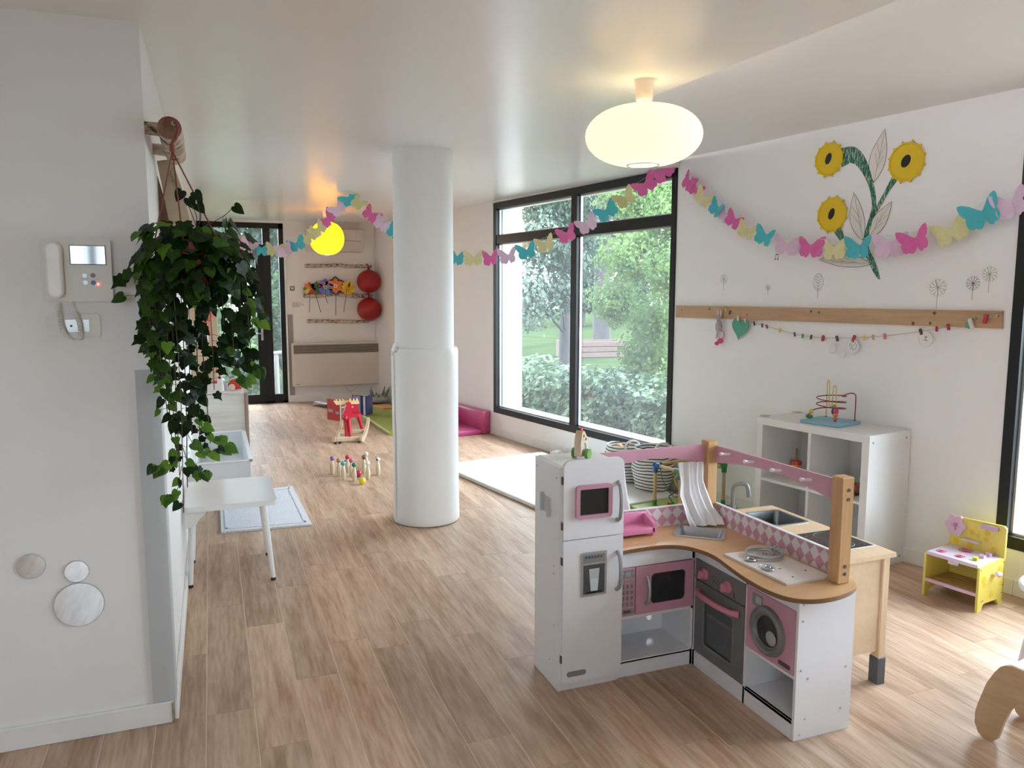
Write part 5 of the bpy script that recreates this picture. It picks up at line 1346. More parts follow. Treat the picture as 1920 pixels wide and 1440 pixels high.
for x in (1.520, 1.710):
    for y in (2.768, 2.848):
        part(ds_, 'leg', [cyl((x, y, 0.5486), (x, y, 0.562), 0.006, 0.007, 8)], DPINK)
ck_ = thing('toy_chicken', 'pale wooden toy chicken with green wheels on top of the toy fridge', 'toy', (1.37, 2.77, 0.907))
CB = Matrix.Translation((1.372, 2.775, 0)) @ Matrix.Rotation(R(38), 4, 'Z') @ Matrix.Translation((-1.372, -2.775, 0))
ckp = [(-0.030, 0.918), (0.036, 0.918), (0.034, 0.965), (0.022, 0.995), (0.002, 1.018), (-0.012, 1.022), (-0.022, 1.010), (-0.032, 0.975)]
part(ck_, 'body', [xf(prism([(1.372+x, z) for x, z in ckp], 2.760, 2.790, 'xz'), CB)], TOYWOOD)
part(ck_, 'comb', [xf(ball((1.374, 2.775, 1.020), 0.012, 0.006, 0.013, 12, 8), CB), xf(ball((1.385, 2.775, 1.008), 0.008, 0.0055, 0.011, 12, 8), CB)], RED)
part(ck_, 'beak', [xf(ball((1.356, 2.775, 1.016), 0.006, n=10, m=8), CB)], pm('beak_yellow2', (.72, .50, .05), 0.4))
part(ck_, 'wing', [xf(prism([(1.380, 0.93), (1.395, 0.93), (1.388, 0.965), (1.374, 0.972)], 2.7585, 2.760, 'xz'), CB)], pm('wing_green', (.10, .33, .27), 0.5))
parts(ck_, 'eye', [xf(cyl((1.366, 2.7585, 1.0), (1.366, 2.760, 1.0), 0.006, 0.006, 10), CB), xf(cyl((1.385, 2.7585, 0.985), (1.385, 2.760, 0.985), 0.006, 0.006, 10), CB)], pm('eye_brown', (.20, .10, .08), 0.5))
WG = pm('wheel_green', (.14, .30, .06), 0.45, var=.2, scale=40)
for y in (2.745, 2.803):
    part(ck_, 'wheel', [xf(cyl((1.374, y-0.007, 0.9275), (1.374, y+0.007, 0.9275), 0.0205, 0.0205, 20), CB)], WG)

# ================================================================ BIRCH VENEER PLAY KITCHEN BEHIND
BIRV = wood('birch_veneer', (0.62, 0.44, 0.27), (0.70, 0.52, 0.34), 0.42, axis=1, scale=1.8, rand=0.02)
BIRL = wood('birch_leg', (0.62, 0.44, 0.26), (0.72, 0.54, 0.35), 0.42, axis=2, scale=4, rand=0.02)
FOOTG = pm('foot_grey', (0.085, 0.09, 0.10), 0.4)
dk = thing('play_kitchen_bench', 'birch play kitchen worktop with sink and black hob behind the pink kitchen', 'play kitchen', (2.31, 2.6, 0))
SH = [rrect(2.283, 2.462, 2.682, 2.888, 0.02, 4)]
part(dk, 'worktop', [prism([(2.117, 2.227), (2.497, 2.227), (2.497, 2.965), (2.117, 2.965)], 0.533, 0.551, 'xy', SH)], BIRV)
part(dk, 'sink', [prism(rrect(2.275, 2.472, 2.672, 2.898, 0.024, 4), 0.551, 0.5535, 'xy', [rrect(2.286, 2.460, 2.685, 2.886, 0.02, 4)])], STEEL)
a_ = rrect(2.286, 2.460, 2.685, 2.886, 0.02, 4); b2_ = rrect(2.300, 2.446, 2.70, 2.872, 0.03, 4); n_ = len(a_)
part(dk, 'sink_bowl', [([(x, y, 0.553) for x, y in a_]+[(x, y, 0.45) for x, y in b2_], [(i, i+n_, (i+1) % n_+n_, (i+1) % n_) for i in range(n_)]+[tuple(range(n_, 2*n_))])], pm('sink_dark', (0.20, 0.21, 0.22), 0.3, metal=0.7))
hob = part(dk, 'hob', [box(2.270, 2.480, 2.318, 2.552, 0.551, 0.5535, 0.001)], STEEL)
part(hob, 'hob_glass', [box(2.277, 2.473, 2.325, 2.545, 0.5532, 0.5548)], pm('hob_black', (0.014, 0.014, 0.015), 0.25))
part(hob, 'ring_print', [torus((2.375, 2.385, 0.5549), 0.045, 0.0008, 36, 4), torus((2.375, 2.485, 0.5549), 0.045, 0.0008, 36, 4)], PRINT)
parts(hob, 'light_print', [cyl((x, y, 0.5548), (x, y, 0.5554), 0.004, 0.004, 8) for x, y in ((2.375, 2.385), (2.375, 2.485), (2.30, 2.42), (2.30, 2.45), (2.30, 2.48), (2.30, 2.51))], pm('hob_red', (.35, .02, .02), 0.4))
fc = part(dk, 'tap', [box(2.205, 2.228, 2.885, 2.915, 0.551, 0.60, 0.003), tube(smoothpath([(2.216, 2.90, 0.60), (2.216, 2.90, 0.66), (2.222, 2.895, 0.69), (2.245, 2.88, 0.70), (2.268, 2.865, 0.690), (2.275, 2.86, 0.64)], 5), 0.010, 12)], pm('tap_silver', (0.20, 0.205, 0.21), 0.35, metal=0.4))
part(fc, 'lever', [cyl((2.205, 2.90, 0.575), (2.185, 2.905, 0.595), 0.006, 0.008, 8)], PRINTD)
for (x, y) in ((2.448, 2.242), (2.448, 2.912), (2.127, 2.242), (2.127, 2.912)):
    l = part(dk, 'leg', [box(x, x+0.036, y, y+0.040, 0.10, 0.533, 0.003)], BIRL)
    part(l, 'leg_foot', [box(x-0.003, x+0.039, y-0.003, y+0.043, 0.0, 0.112, 0.002)], FOOTG)
parts(dk, 'side_panel', [box(2.160, 2.448, 2.250, 2.262, 0.140, 0.533)], BIRV)
parts(dk, 'side_panel', [box(2.160, 2.448, 2.930, 2.942, 0.140, 0.533)], BIRV)
parts(dk, 'door', [box(2.466, 2.480, 2.285, 2.598, 0.145, 0.530, 0.001), box(2.466, 2.480, 2.602, 2.912, 0.145, 0.530, 0.001)], KW)
parts(dk, 'floor_panel', [box(2.15, 2.47, 2.262, 2.93, 0.14, 0.152), box(2.13, 2.14, 2.262, 2.93, 0.14, 0.533)], BIRV)

# ================================================================ WINDOW-WALL SIDE (coordinates s along the wall, d into the room, z)
SHW = pm('shelf_white', (0.74, 0.735, 0.72), 0.38, var=0.012)
kx = thing('cube_shelf', 'white two by two cube shelf standing against the window wall', 'shelf', (0.395, 0.2, 0), FW)
part(kx, 'top_board', [box(0.0, 0.79, 0.005, 0.392, 0.742, 0.787, 0.001)], SHW)
part(kx, 'bottom_board', [box(0.0, 0.79, 0.005, 0.392, 0.0, 0.045, 0.001)], SHW)
part(kx, 'side_board', [box(0.0, 0.046, 0.005, 0.392, 0.045, 0.742, 0.0005)], SHW)
part(kx, 'side_board', [box(0.744, 0.79, 0.005, 0.392, 0.045, 0.742, 0.0005)], SHW)
part(kx, 'divider', [box(0.386, 0.404, 0.012, 0.388, 0.045, 0.742)], SHW)
parts(kx, 'shelf_board', [box(0.046, 0.386, 0.012, 0.388, 0.385, 0.402), box(0.404, 0.744, 0.012, 0.388, 0.385, 0.402)], SHW)
part(kx, 'back_board', [box(0.046, 0.744, 0.006, 0.012, 0.045, 0.742)], SHW)
parts(kx, 'screw', [cyl((-0.0015, d, z), (0.0, d, z), 0.006, 0.006, 12) for d, z in ((0.36, 0.745), (0.045, 0.745), (0.36, 0.04), (0.045, 0.04))], PRINT)
for d in (0.335, 0.03):
    part(kx, 'corner_pad', [box(0.755, 0.80, d-0.025, d+0.022, 0.786, 0.794, 0.002)], pm('corner_pad', (0.52, 0.50, 0.42), 0.6))
# stacking toy and animals in the cells
sk = thing('stacking_toy', 'wooden stacking toy with red and yellow discs in the upper left shelf cell', 'toy', (0.59, 0.25, 0.402), FW)
part(sk, 'stick', [cyl((0.59, 0.25, 0.402), (0.59, 0.25, 0.60), 0.008, 0.007, 10)], pm('stick_brown', (.22, .12, .07), 0.6))
part(sk, 'disc', [lathe([(0, .500), (.034, .500), (.036, .508), (.034, .520), (0, .520)], 22, (0.59, 0.25, 0))], RED)
part(sk, 'disc', [lathe([(0, .486), (.026, .486), (.030, .492), (.028, .4995), (0, .4995)], 22, (0.59, 0.25, 0))], pm('disc_yellow', (.70, .38, .02), 0.4))
part(sk, 'body', [lathe([(.040, .402), (.042, .42), (.022, .455), (.012, .47), (.012, .486), (0, .486)], 22, (0.59, 0.25, 0))], TOYWOOD)
for i, (s, d, lab, m) in enumerate(((0.275, 0.24, 'small pale and black wooden toy animal in the upper right shelf cell', TOYWOOD), (0.165, 0.27, 'small dark red brown wooden toy beetle in the upper right shelf cell', pm('toy_rust', (.26, .09, .05), .5)))):
    t = thing('toy_animal', lab, 'toy', (s, d, 0.402), FW)
    part(t, 'body', [ball((s, d, 0.440), .045, .03, .034, 16, 10)], m)
    part(t, 'head', [ball((s-.042, d+.005, 0.468), .020, .018, .018, 12, 8)], m if i else BLACK)
    parts(t, 'leg', [cyl((s+a, d+b, 0.4027), (s+a*.8, d+b*.6, 0.435), .007, .007, 8) for a in (-.025, .025) for b in (-.018, .018)], BLACK)
    parts(t, 'antenna', [tube([(s-.045, d, .48), (s-.06, d+.012, .492), (s-.075, d+.02, .487)], .0035, 6), tube([(s-.045, d, .475), (s-.065, d+.015, .470)], .0035, 6)], BLACK)
# bead maze on the shelf
bz = thing('bead_maze', 'bead maze with yellow and red wires on a pale blue base on the cube shelf', 'toy', (0.38, 0.2, 0.787), FW)
part(bz, 'base', [turn(box(0.262, 0.515, 0.085, 0.335, 0.7875, 0.806, 0.003), 0.12, (0.39, 0.21, 0))], pm('maze_blue', (0.25, 0.46, 0.58), 0.45, var=.05))
YW = pm('wire_yellow', (.72, .50, .16), .4); RW = pm('wire_red', (.28, .02, .035), .4)
part(bz, 'wire', [tube(smoothpath([(0.490, 0.115, 0.806), (0.490, 0.115, 0.95), (0.482, 0.125, 1.03), (0.462, 0.14, 1.035), (0.447, 0.155, 1.03), (0.44, 0.16, 0.96), (0.436, 0.165, 0.90), (0.42, 0.175, 0.885), (0.40, 0.185, 0.895), (0.395, 0.19, 0.95), (0.388, 0.195, 1.005), (0.372, 0.205, 1.018), (0.355, 0.215, 1.005), (0.348, 0.22, 0.95), (0.343, 0.225, 0.88), (0.335, 0.235, 0.806)], 5), .0032, 7)], YW, 'yellow wire')
hel = [(0.300, 0.10, 0.806), (0.300, 0.10, 0.93), (0.302, 0.105, 0.965), (0.325, 0.12, 0.972)]
for k in range(31):
    a = -0.4 + k*2*PI*2.5/30
    hel.append((0.395+0.088*math.cos(a+PI*1.05), 0.20+0.075*math.sin(a+PI*1.05), 0.962 - 0.095*k/30))
hel += [(0.49, 0.22, 0.862), (0.505, 0.25, 0.845), (0.508, 0.262, 0.806)]
part(bz, 'wire', [tube(smoothpath(hel, 4), .0034, 7)], RW, 'dark red wire')
for (s, d, z, rx, rz, m) in ((.500, .262, .820, .024, .013, c('bead_green', .06, .22, .08)), (.497, .250, .850, .014, .016, c('bead_yellow', .72, .50, .06)), (.375, .205, .860, .012, .020, c('bead_purple', .06, .04, .12)), (.338, .23, .868, .016, .020, c('bead_pink', .62, .10, .18)), (.338, .235, .845, .017, .012, c('bead_orange', .70, .25, .03)), (.337, .236, .822, .013, .014, c('bead_rose', .55, .15, .18)), (.362, .215, .892, .014, .014, c('bead_lime', .22, .40, .16)), (.345, .222, .889, .013, .010, c('bead_orange', .70, .25, .03))):
    part(bz, 'bead', [ball((s, d, z), rx, rx*.8, rz, 14, 10)], m)
parts(bz, 'wire_cap', [cyl((s, d, .806), (s, d, .810), .006, .006, 10) for s, d in ((.49, .115), (.30, .10), (.337, .236))], BLACK)

# yellow toy stove
YEL = pm('stove_yellow', (0.72, 0.58, 0.12), 0.42, var=0.03); YEL2 = pm('stove_patch', (0.70, 0.47, 0.04), 0.42)
LIL = pm('stove_lilac', (0.68, 0.58, 0.68), 0.38, var=0.02); PNK = pm('stove_pink', (0.66, 0.45, 0.55), 0.4)
sv = thing('toy_stove', 'small yellow toy stove with a lilac hob and flower on its back', 'toy stove', (-0.49, 0.28, 0), FW)
def side(s0, s1):
    p = [(.165, 0), (.205, 0), (.212, .02), (.225, .035), (.345, .035), (.358, .02), (.365, 0), (.402, 0), (.402, .228), (.165, .24)]
    return prism(p, s0, s1, 'yz')
part(sv, 'side_panel', [side(-.364, -.352)], YEL); sp_ = part(sv, 'side_panel', [side(-.634, -.622)], YEL)
parts(sp_, 'painted_dot', [prism(circ(d, z, r, 14), -.6346, -.6339, 'yz') for d, z, r in ((.36, .16, .02), (.35, .13, .013), (.22, .19, .016), (.28, .07, .018), (.19, .11, .014))], YEL2)
parts(sp_, 'screw', [cyl((-.6355, d, z), (-.634, d, z), .003, .003, 8) for d, z in ((.39, .215), (.18, .22), (.37, .05), (.355, .052), (.175, .06), (.175, .10))], PRINTD)
hk = part(sp_, 'crank', [cyl((-.634, .285, .178), (-.652, .285, .178), .004, .004, 8), ball((-.655, .262, .178), .014, .022, .014, 14, 10)], LIL)
bk2 = part(sv, 'back_panel', [prism([(-.634, .02), (-.352, .02), (-.352, .385), (-.358, .395), (-.622, .402), (-.634, .39)], .163, .177, 'xz')], YEL)
parts(bk2, 'painted_dot', [prism(circ(s, z, r, 14), .177, .1776, 'xz') for s, z, r in ((-.39, .265, .016), (-.47, .33, .014), (-.50, .32, .012), (-.545, .345, .016), (-.46, .258, .018), (-.585, .27, .016), (-.54, .31, .013))], YEL2)
part(bk2, 'bar', [prism(rrect(-.600, -.515, .366, .389, .009), .177, .189, 'xz')], pm('stove_mauve', (.52, .38, .55), .4))
part(bk2, 'ledge', [box(-.520, -.430, .177, .205, .284, .292, .002)], LIL)
fl = [(-.385+(.049+.006*math.cos(6*a))*math.cos(a), .350+(.054+.006*math.cos(6*a))*math.sin(a)) for a in [2*PI*k/48 for k in range(48)]]
fp = part(bk2, 'flower', [prism(fl, .177, .191, 'xz')], PNK)
part(fp, 'flower_centre', [prism(circ(-.388, .352, .012, 14), .191, .1945, 'xz'), box(-.393, -.385, .191, .1935, .325, .352)], pm('flower_mauve', (.42, .16, .27), .4))
part(fp, 'dot_print', [prism(circ(-.388+.024*math.cos(k*.5), .352+.024*math.sin(k*.5), .002, 6), .191, .1915, 'xz') for k in range(-1, 8)], pm('flower_mauve', (.42, .16, .27), .4))
tp = part(sv, 'hob_plate', [box(-.622, -.364, .177, .402, .222, .240, .001)], LIL)
SPI = pm('spiral_red', (.50, .03, .10), .4)
def spiral(cs, cd, r, z):
    return tube([(cs+r*(.15+.85*k/40)*math.cos(k*.42), cd+r*(.15+.85*k/40)*math.sin(k*.42), z) for k in range(41)], .0028, 4)
parts(tp, 'spiral_print', [spiral(-.405, .345, .026, .2395), spiral(-.465, .225, .036, .2395), spiral(-.500, .345, .026, .2395)], SPI)
for (d, m) in ((.335, c('knob_lime', .55, .58, .05)), (.272, PNK), (.212, PNK), (.150+.035, PNK)):
    p = [(-.575+(.013+.003*math.cos(5*a))*math.cos(a), d+(.013+.003*math.cos(5*a))*math.sin(a)) for a in [2*PI*k/30 for k in range(30)]]
    part(tp, 'knob', [prism(p, .240, .256)], m)
part(sv, 'hob_tab', [box(-.525, -.475, .392, .404, .205, .223, .003)], LIL)
part(sv, 'lower_rail', [box(-.622, -.364, .388, .400, .078, .095, .001)], PNK)
for k in range(6):
    part(sv, 'slat', [box(-.622, -.364, .180+.035*k, .208+.035*k, .080, .088, .001)], wood('slat_wood', (.40, .24, .07), (.52, .34, .12), .5, axis=0))
solo('orange_toy_cup', 'orange red toy cup on the floor under the yellow toy stove', 'toy', (-0.585, 0.225, 0), [lathe([(0, .001), (.020, .001), (.026, .048), (.023, .048), (.018, .006), (0, .006)], 20, (-0.585, 0.225, 0))], pm('cup_orange', (.62, .10, .02), .4), FW)

# bentwood stool and white table edge at the right of the frame
PLY = wood('stool_ply', (0.46, 0.30, 0.165), (0.56, 0.39, 0.235), 0.42, axis=0, scale=3, rand=0.02)
bt = thing('bentwood_stool', 'low bentwood plywood stool with splayed rounded legs at the right edge', 'stool', (-1.44, 1.37, 0), FW)
half = [(0.0, 0.0), (.016, .003), (.030, .013), (.044, .045), (.045, .085), (.038, .120), (.014, .207), (-.010, .257), (-.026, .282), (-.045, .295), (-.067, .301)]
innr = [(-.118, .186), (-.103, .182), (-.086, .170), (-.068, .140), (-.050, .085), (-.041, .045), (-.035, .020), (-.022, .006)]
mc = -.20
so_ = [(-1.249+a, z) for a, z in half]
ot = [(-1.249+2*mc-a, z) for a, z in reversed(half)]
ii = [(-1.249+2*mc-a, z) for a, z in reversed(innr)]
i2 = [(-1.249+a, z) for a, z in innr]
poly = so_ + ot + list(reversed(i2 + ii[::1]))[:0] + [(-1.249+2*mc-a, z) for a, z in reversed(innr)][::-1][::-1] + []
poly = so_ + ot + [(-1.249+2*mc-a, z) for a, z in reversed(innr)] + [(-1.249+a, z) for a, z in innr]
poly = [(-1.249+a, z) for a, z in half] + [(-1.249+2*mc-a, z) for a, z in half[::-1]] + [(-1.249+2*mc-a, z) for a, z in innr[::-1]] + [(-1.249+a, z) for a, z in innr]
part(bt, 'side_panel', [prism(poly, 1.485, 1.503, 'xz')], PLY)
part(bt, 'side_panel', [prism(poly, 1.225, 1.243, 'xz')], PLY)
part(bt, 'seat', [box(-1.595, -1.303, 1.225, 1.500, .288, .3025, .004)], wood('stool_seat_sheen', (.62, .54, .43), (.70, .62, .52), .2, axis=0))  # paler than the side ply: white reflection on the seat put into its colour
part(bt, 'brace', [box(-1.46, -1.44, 1.243, 1.485, .17, .20)], PLY)
wt = thing('white_table', 'small round white table just inside the right edge by the window wall', 'table', (-1.245, 0.86, 0), FW)
part(wt, 'tabletop', [lathe([(0, .392), (.19, .392), (.203, .400), (.205, .412), (.198, .420), (0, .420)], 40, (-1.245, .865, 0))], MATW)
for a in range(4):
    x, y = math.cos(a*PI/2+.12), math.sin(a*PI/2+.12)
    part(wt, 'leg', [cyl((-1.245+.19*x, .865+.19*y, 0), (-1.245+.13*x, .865+.13*y, .395), .011, .015, 12)], pm('leg_lilac_white', (.66, .63, .68), .4))
solo('red_bucket', 'dark red toy tub under the white table', 'toy', (-1.50, 1.08, 0), [lathe([(0, .001), (.06, .001), (.075, .14), (.070, .14), (.056, .006), (0, .006)], 24, (-1.50, 1.08, 0))], pm('tub_red', (.38, .02, .04), .4), FW)

# white and green mats, striped baskets, baby frame
wmx = thing('floor_mat', 'large white foam floor mat below the tall window', 'mat', (2.65, 0.7, 0), FW)
part(wmx, 'sheet', [box(1.72, 3.62, 0.16, 1.262, 0.002, 0.034, 0.006, 2)], pm('mat_white', (0.80, 0.81, 0.78), 0.4, var=0.012))
part(wmx, 'hem', [box(1.715, 3.625, 1.2605, 1.2665, 0.008, 0.028, 0.002), box(1.714, 1.7205, 0.16, 1.266, 0.008, 0.028, 0.002)], pm('mat_hem', (0.60, 0.60, 0.55), 0.5))
gm2 = thing('floor_mat', 'lime green foam mat under the wooden baby frame', 'mat', (1.25, 0.4, 0), FW)
part(gm2, 'sheet', [box(0.83, 1.705, 0.02, 0.66, 0.002, 0.024, 0.005, 2)], pm('mat_lime', (0.36, 0.45, 0.13), 0.5, var=0.02))
def stripes():
    m, n, b, o = _nodes('striped_canvas')
    L = n.links
    tc = n.nodes.new('ShaderNodeTexCoord'); sp = n.nodes.new('ShaderNodeSeparateXYZ'); L.new(tc.outputs['Object'], sp.inputs[0])
    nz = n.nodes.new('ShaderNodeTexNoise'); nz.inputs['Scale'].default_value = 6; L.new(tc.outputs['Object'], nz.inputs['Vector'])
    a = n.nodes.new('ShaderNodeMath'); a.operation = 'MULTIPLY_ADD'; a.inputs[1].default_value = .035; L.new(nz.outputs['Fac'], a.inputs[0]); L.new(sp.outputs[2], a.inputs[2])
    d = n.nodes.new('ShaderNodeMath'); d.operation = 'DIVIDE'; d.inputs[1].default_value = .0255; L.new(a.outputs[0], d.inputs[0])
    fr = n.nodes.new('ShaderNodeMath'); fr.operation = 'FRACT'; L.new(d.outputs[0], fr.inputs[0])
    lt = n.nodes.new('ShaderNodeMath'); lt.operation = 'LESS_THAN'; lt.inputs[1].default_value = .30; L.new(fr.outputs[0], lt.inputs[0])
    mx = n.nodes.new('ShaderNodeMix'); mx.data_type = 'RGBA'; L.new(lt.outputs[0], mx.inputs[0]); mx.inputs[6].default_value = (.70, .68, .64, 1); mx.inputs[7].default_value = (.012, .014, .022, 1)
    L.new(mx.outputs[2], b.inputs['Base Color']); b.inputs['Roughness'].default_value = .9
    return m
STRIPE = stripes()
def basket(x, y, r, h, label):
    t = thing('striped_basket', label, 'basket', (x, y, 0.034), group='striped cloth baskets on the white mat')
    z0 = 0.034
    v, f = lathe([(0.0, z0), (r*.82, z0), (r*.93, z0+.03), (r*1.05, z0+h*.45), (r*1.02, z0+h*.8), (r*.95, z0+h), (r*.92, z0+h), (r*.98, z0+h*.8), (r*.88, z0+.05), (0, z0+.03)], 32, (x, y, 0))
    v = [(p[0]+.010*math.sin(p[2]*31+p[1]*14), p[1]+.010*math.sin(p[2]*23+p[0]*17), p[2]+.008*math.sin(p[0]*19)*(1 if p[2] > z0+.1 else 0)) for p in v]
    part(t, 'cloth_body', [(v, f)], STRIPE, smooth=70)
    part(t, 'handle', [tube(smoothpath([(x-.07, y-r*.9, z0+h*.9), (x-.06, y-r*.9, z0+h+.035), (x, y-r*.93, z0+h+.055), (x+.05, y-r*.9, z0+h+.03), (x+.06, y-r*.9, z0+h*.9)], 5), .009, 6)], pm('cotton_rope', (.72, .70, .67), .9))
    return t
basket(3.215, 5.215, 0.158, 0.335, 'striped cloth basket nearer the camera, seen under the pink rail')
basket(3.135, 5.53, 0.15, 0.30, 'striped cloth basket further back, half hidden by the toy fridge')
solo('toy_ball', 'small orange ball on top of the further striped basket', 'ball', (3.06, 5.52, .30), [ball((3.07, 5.50, .325), .026, n=16, m=10)], pm('ball_orange', (.72, .30, .05), .4))
solo('soft_toy', 'small dark red toy on top of the further striped basket', 'toy', (3.12, 5.50, .30), [ball((3.125, 5.48, .325), .022, .018, .02, 12, 8), cyl((3.118, 5.475, .335), (3.112, 5.47, .357), .006, .004, 8), cyl((3.132, 5.475, .335), (3.138, 5.47, .357), .006, .004, 8)], pm('toy_maroon', (.26, .06, .05), .6))
wt_ = thing('soft_toy', 'small white and pink soft toy on the floor at the window wall', 'toy', (3.04, 6.66, 0))
part(wt_, 'body', [ball((3.04, 6.66, .04), .055, .04, .04, 14, 10)], PWH)
part(wt_, 'head', [ball((2.99, 6.65, .045), .03, .026, .026, 12, 8)], pm('toy_pink_soft', (.70, .42, .48), .8))
bf = thing('baby_frame', 'wooden baby play frame with blue and green corner joints', 'play frame', (1.49, 0.28, 0.024), FW)
RODW = wood('rod_wood', (.52, .32, .15), (.64, .43, .23), .45, axis=2, scale=5)
BLUJ = pm('joint_blue', (.015, .10, .30), .4); GRNJ = pm('joint_green', (.03, .20, .05), .4)
cs4 = [((1.62, .495), BLUJ), ((1.36, .495), GRNJ), ((1.36, .065), GRNJ), ((1.62, .065), BLUJ)]
for (s, d), m in cs4:
    part(bf, 'leg', [cyl((s, d, .030), (s, d, .31), .0125, .0125, 12)], RODW)
    part(bf, 'joint', [ball((s, d, .325), .024, n=14, m=10), cyl((s, d, .27), (s, d, .325), .019, .021, 14)] + [cyl((s, d, .325), (s+a, d+b, .325), .021, .018, 14) for a, b in ((-.05 if s > 1.5 else .05, 0), (0, -.05 if d > .3 else .05))], m)
    part(bf, 'foot_cap', [cyl((s, d, .0245), (s, d, .065), .017, .016, 12)], GRNJ)
for i in range(4):
    a, b = cs4[i][0], cs4[(i+1) % 4][0]
    part(bf, 'crossbar', [cyl((*a, .325), (*b, .325), .0125, .0125, 12)], RODW)
WR = [(c('wire_g', .06, .22, .12), [(1.60, .47, .315), (1.58, .46, .22), (1.55, .42, .13), (1.50, .40, .10), (1.46, .38, .15), (1.43, .35, .25), (1.42, .33, .315)]),
      (c('wire_y', .72, .66, .05), [(1.40, .30, .05), (1.46, .36, .12), (1.52, .40, .22), (1.48, .36, .285), (1.42, .30, .27), (1.39, .25, .20)]),
      (c('wire_r', .55, .03, .03), [(1.36, .30, .04), (1.42, .34, .10), (1.40, .33, .20), (1.46, .30, .26), (1.44, .26, .18), (1.40, .24, .22), (1.38, .30, .29)]),
      (c('wire_b', .02, .06, .12), [(1.52, .45, .03), (1.50, .43, .06), (1.53, .44, .10), (1.50, .42, .13), (1.46, .40, .16)])]
for m, p in WR:
    part(bf, 'bead_wire', [tube(smoothpath(p, 6), .0035, 6)], m)
part(bf, 'bead', [ball((1.515, .45, .045), .018, n=12, m=8)], RED); part(bf, 'bead', [ball((1.49, .44, .055), .016, n=12, m=8)], GRNJ)
part(bf, 'bead', [ball((1.41, .33, .21), .016, .016, .022, 12, 8)], c('bead_pink', .62, .10, .18))

# ---- peg board and things hung on it
PINE = wood('pine_board', (0.40, 0.235, 0.125), (0.50, 0.32, 0.185), 0.5, axis=0, scale=2.2, rand=0.0)
pb = thing('pine_rail', 'long pine board fixed across the window wall', 'board', (0.75, 0, 1.385), FW)
part(pb, 'board', [prism([(1.957, 1.383), (-.459, 1.390), (-.456, 1.481), (1.958, 1.475)], 0.0005, 0.018, 'xz')], PINE)
parts(pb, 'knot', [prism(circ(s, z, r, 12), .018, .0184, 'xz') for s, z, r in ((1.89, 1.44, .006), (1.60, 1.455, .009), (1.24, 1.42, .006), (.71, 1.455, .009), (.65, 1.45, .008), (-.10, 1.462, .010), (.02, 1.40, .009), (-.08, 1.405, .008))], pm('knot_brown', (.15, .07, .035), .6))
parts(pb, 'hook', [tube(smoothpath([(s, .018, z), (s, .035, z), (s, .037, z+.012)], 4), .004, 6) for s, z in ((1.45, 1.462), (-.44, 1.452), (-.33, 1.440), (.02, 1.402))], STEEL)
gl = thing('peg_string', 'string of tiny coloured pegs sagging below the pine board', 'string', (0.6, 0.02, 1.3), FW)
SP_ = [(1.45, .036, 1.470), (1.40, .028, 1.440), (1.324, .024, 1.405), (1.215, .02, 1.372), (1.05, .018, 1.345), (.828, .016, 1.303), (.622, .015, 1.290), (.394, .015, 1.300), (.218, .015, 1.318), (.086, .016, 1.338), (-.022, .017, 1.357), (-.189, .02, 1.392), (-.308, .024, 1.418), (-.382, .028, 1.440), (-.44, .036, 1.462)]
spth = smoothpath(SP_, 6)
part(gl, 'string', [tube(spth, .0018, 5)], pm('jute', (.50, .40, .24), .9))
def at_s(s):
    for a, b in zip(spth, spth[1:]):
        if a[0] >= s >= b[0]:
            u = (a[0]-s)/(a[0]-b[0]+1e-9); return Vector(a).lerp(Vector(b), u)
    return Vector(spth[-1])
pegc = [c('peg_y', .70, .50, .05), c('peg_b', .08, .12, .26), c('peg_r', .42, .03, .06), c('peg_g', .10, .30, .18), c('peg_wood', .50, .34, .22), c('peg_dk', .08, .05, .06), c('peg_pk', .55, .20, .28), c('peg_wh', .66, .60, .55)]
for k, (s, ci, sc_) in enumerate(((1.425, 0, 1), (1.39, 5, 1), (1.25, 7, 1), (1.17, 5, 1), (1.10, 1, 1), (1.06, 2, 1), (.95, 0, 1), (.83, 1, 1), (.765, 3, 1), (.70, 5, 1), (.61, 2, 1.3), (.51, 5, 1.2), (.39, 2, 1.4), (.325, 0, 1), (.265, 4, 1), (.19, 6, 1.2), (-.03, 5, 1.2), (-.12, 2, 1), (-.185, 2, 1.2), (-.30, 3, 1.8), (-.308, 7, 1.8), (-.385, 2, 1.6))):
    p = at_s(s)
    b_ = box(p.x-.006*sc_, p.x+.006*sc_, p.y-.002, p.y+.008*sc_, p.z-.017*sc_, p.z+.012*sc_, .002)
    part(gl, 'peg', [turn(b_, random.uniform(-.5, .5), tuple(p), 'Y')], pegc[ci])
def heartp(cs, cz, w_, h, rot=0):
    out = []
    for k in range(32):
        t = 2*PI*k/32
        x = 16*math.sin(t)**3/16*w_/2; y = (13*math.cos(t)-5*math.cos(2*t)-2*math.cos(3*t)-math.cos(4*t))/16*h/2
        out.append((cs+x*math.cos(rot)-y*math.sin(rot), cz+x*math.sin(rot)+y*math.cos(rot)))
    return out
hh = thing('green_heart', 'green paper heart clipped to the string below the pine board', 'heart', (1.295, .03, 1.25), FW)
part(hh, 'heart', [prism(heartp(1.295, 1.325, .150, .165, .12), .024, .028, 'xz')], pm('heart_green', (.09, .34, .24), .7))
part(hh, 'clip', [box(1.305, 1.318, .022, .034, 1.375, 1.410, .002)], PWH)
rb = thing('rag_doll', 'small pink and grey rag doll hanging from the pine board\'s left end', 'doll', (1.49, .03, 1.19), FW)
part(rb, 'body', [ball((1.487, .035, 1.330), .030, .02, .045, 14, 10)], pm('doll_grey', (.42, .38, .40), .9, var=.2, scale=40))
part(rb, 'head', [ball((1.487, .036, 1.392), .022, .018, .024, 14, 10)], pm('doll_grey', (.42, .38, .40), .9))
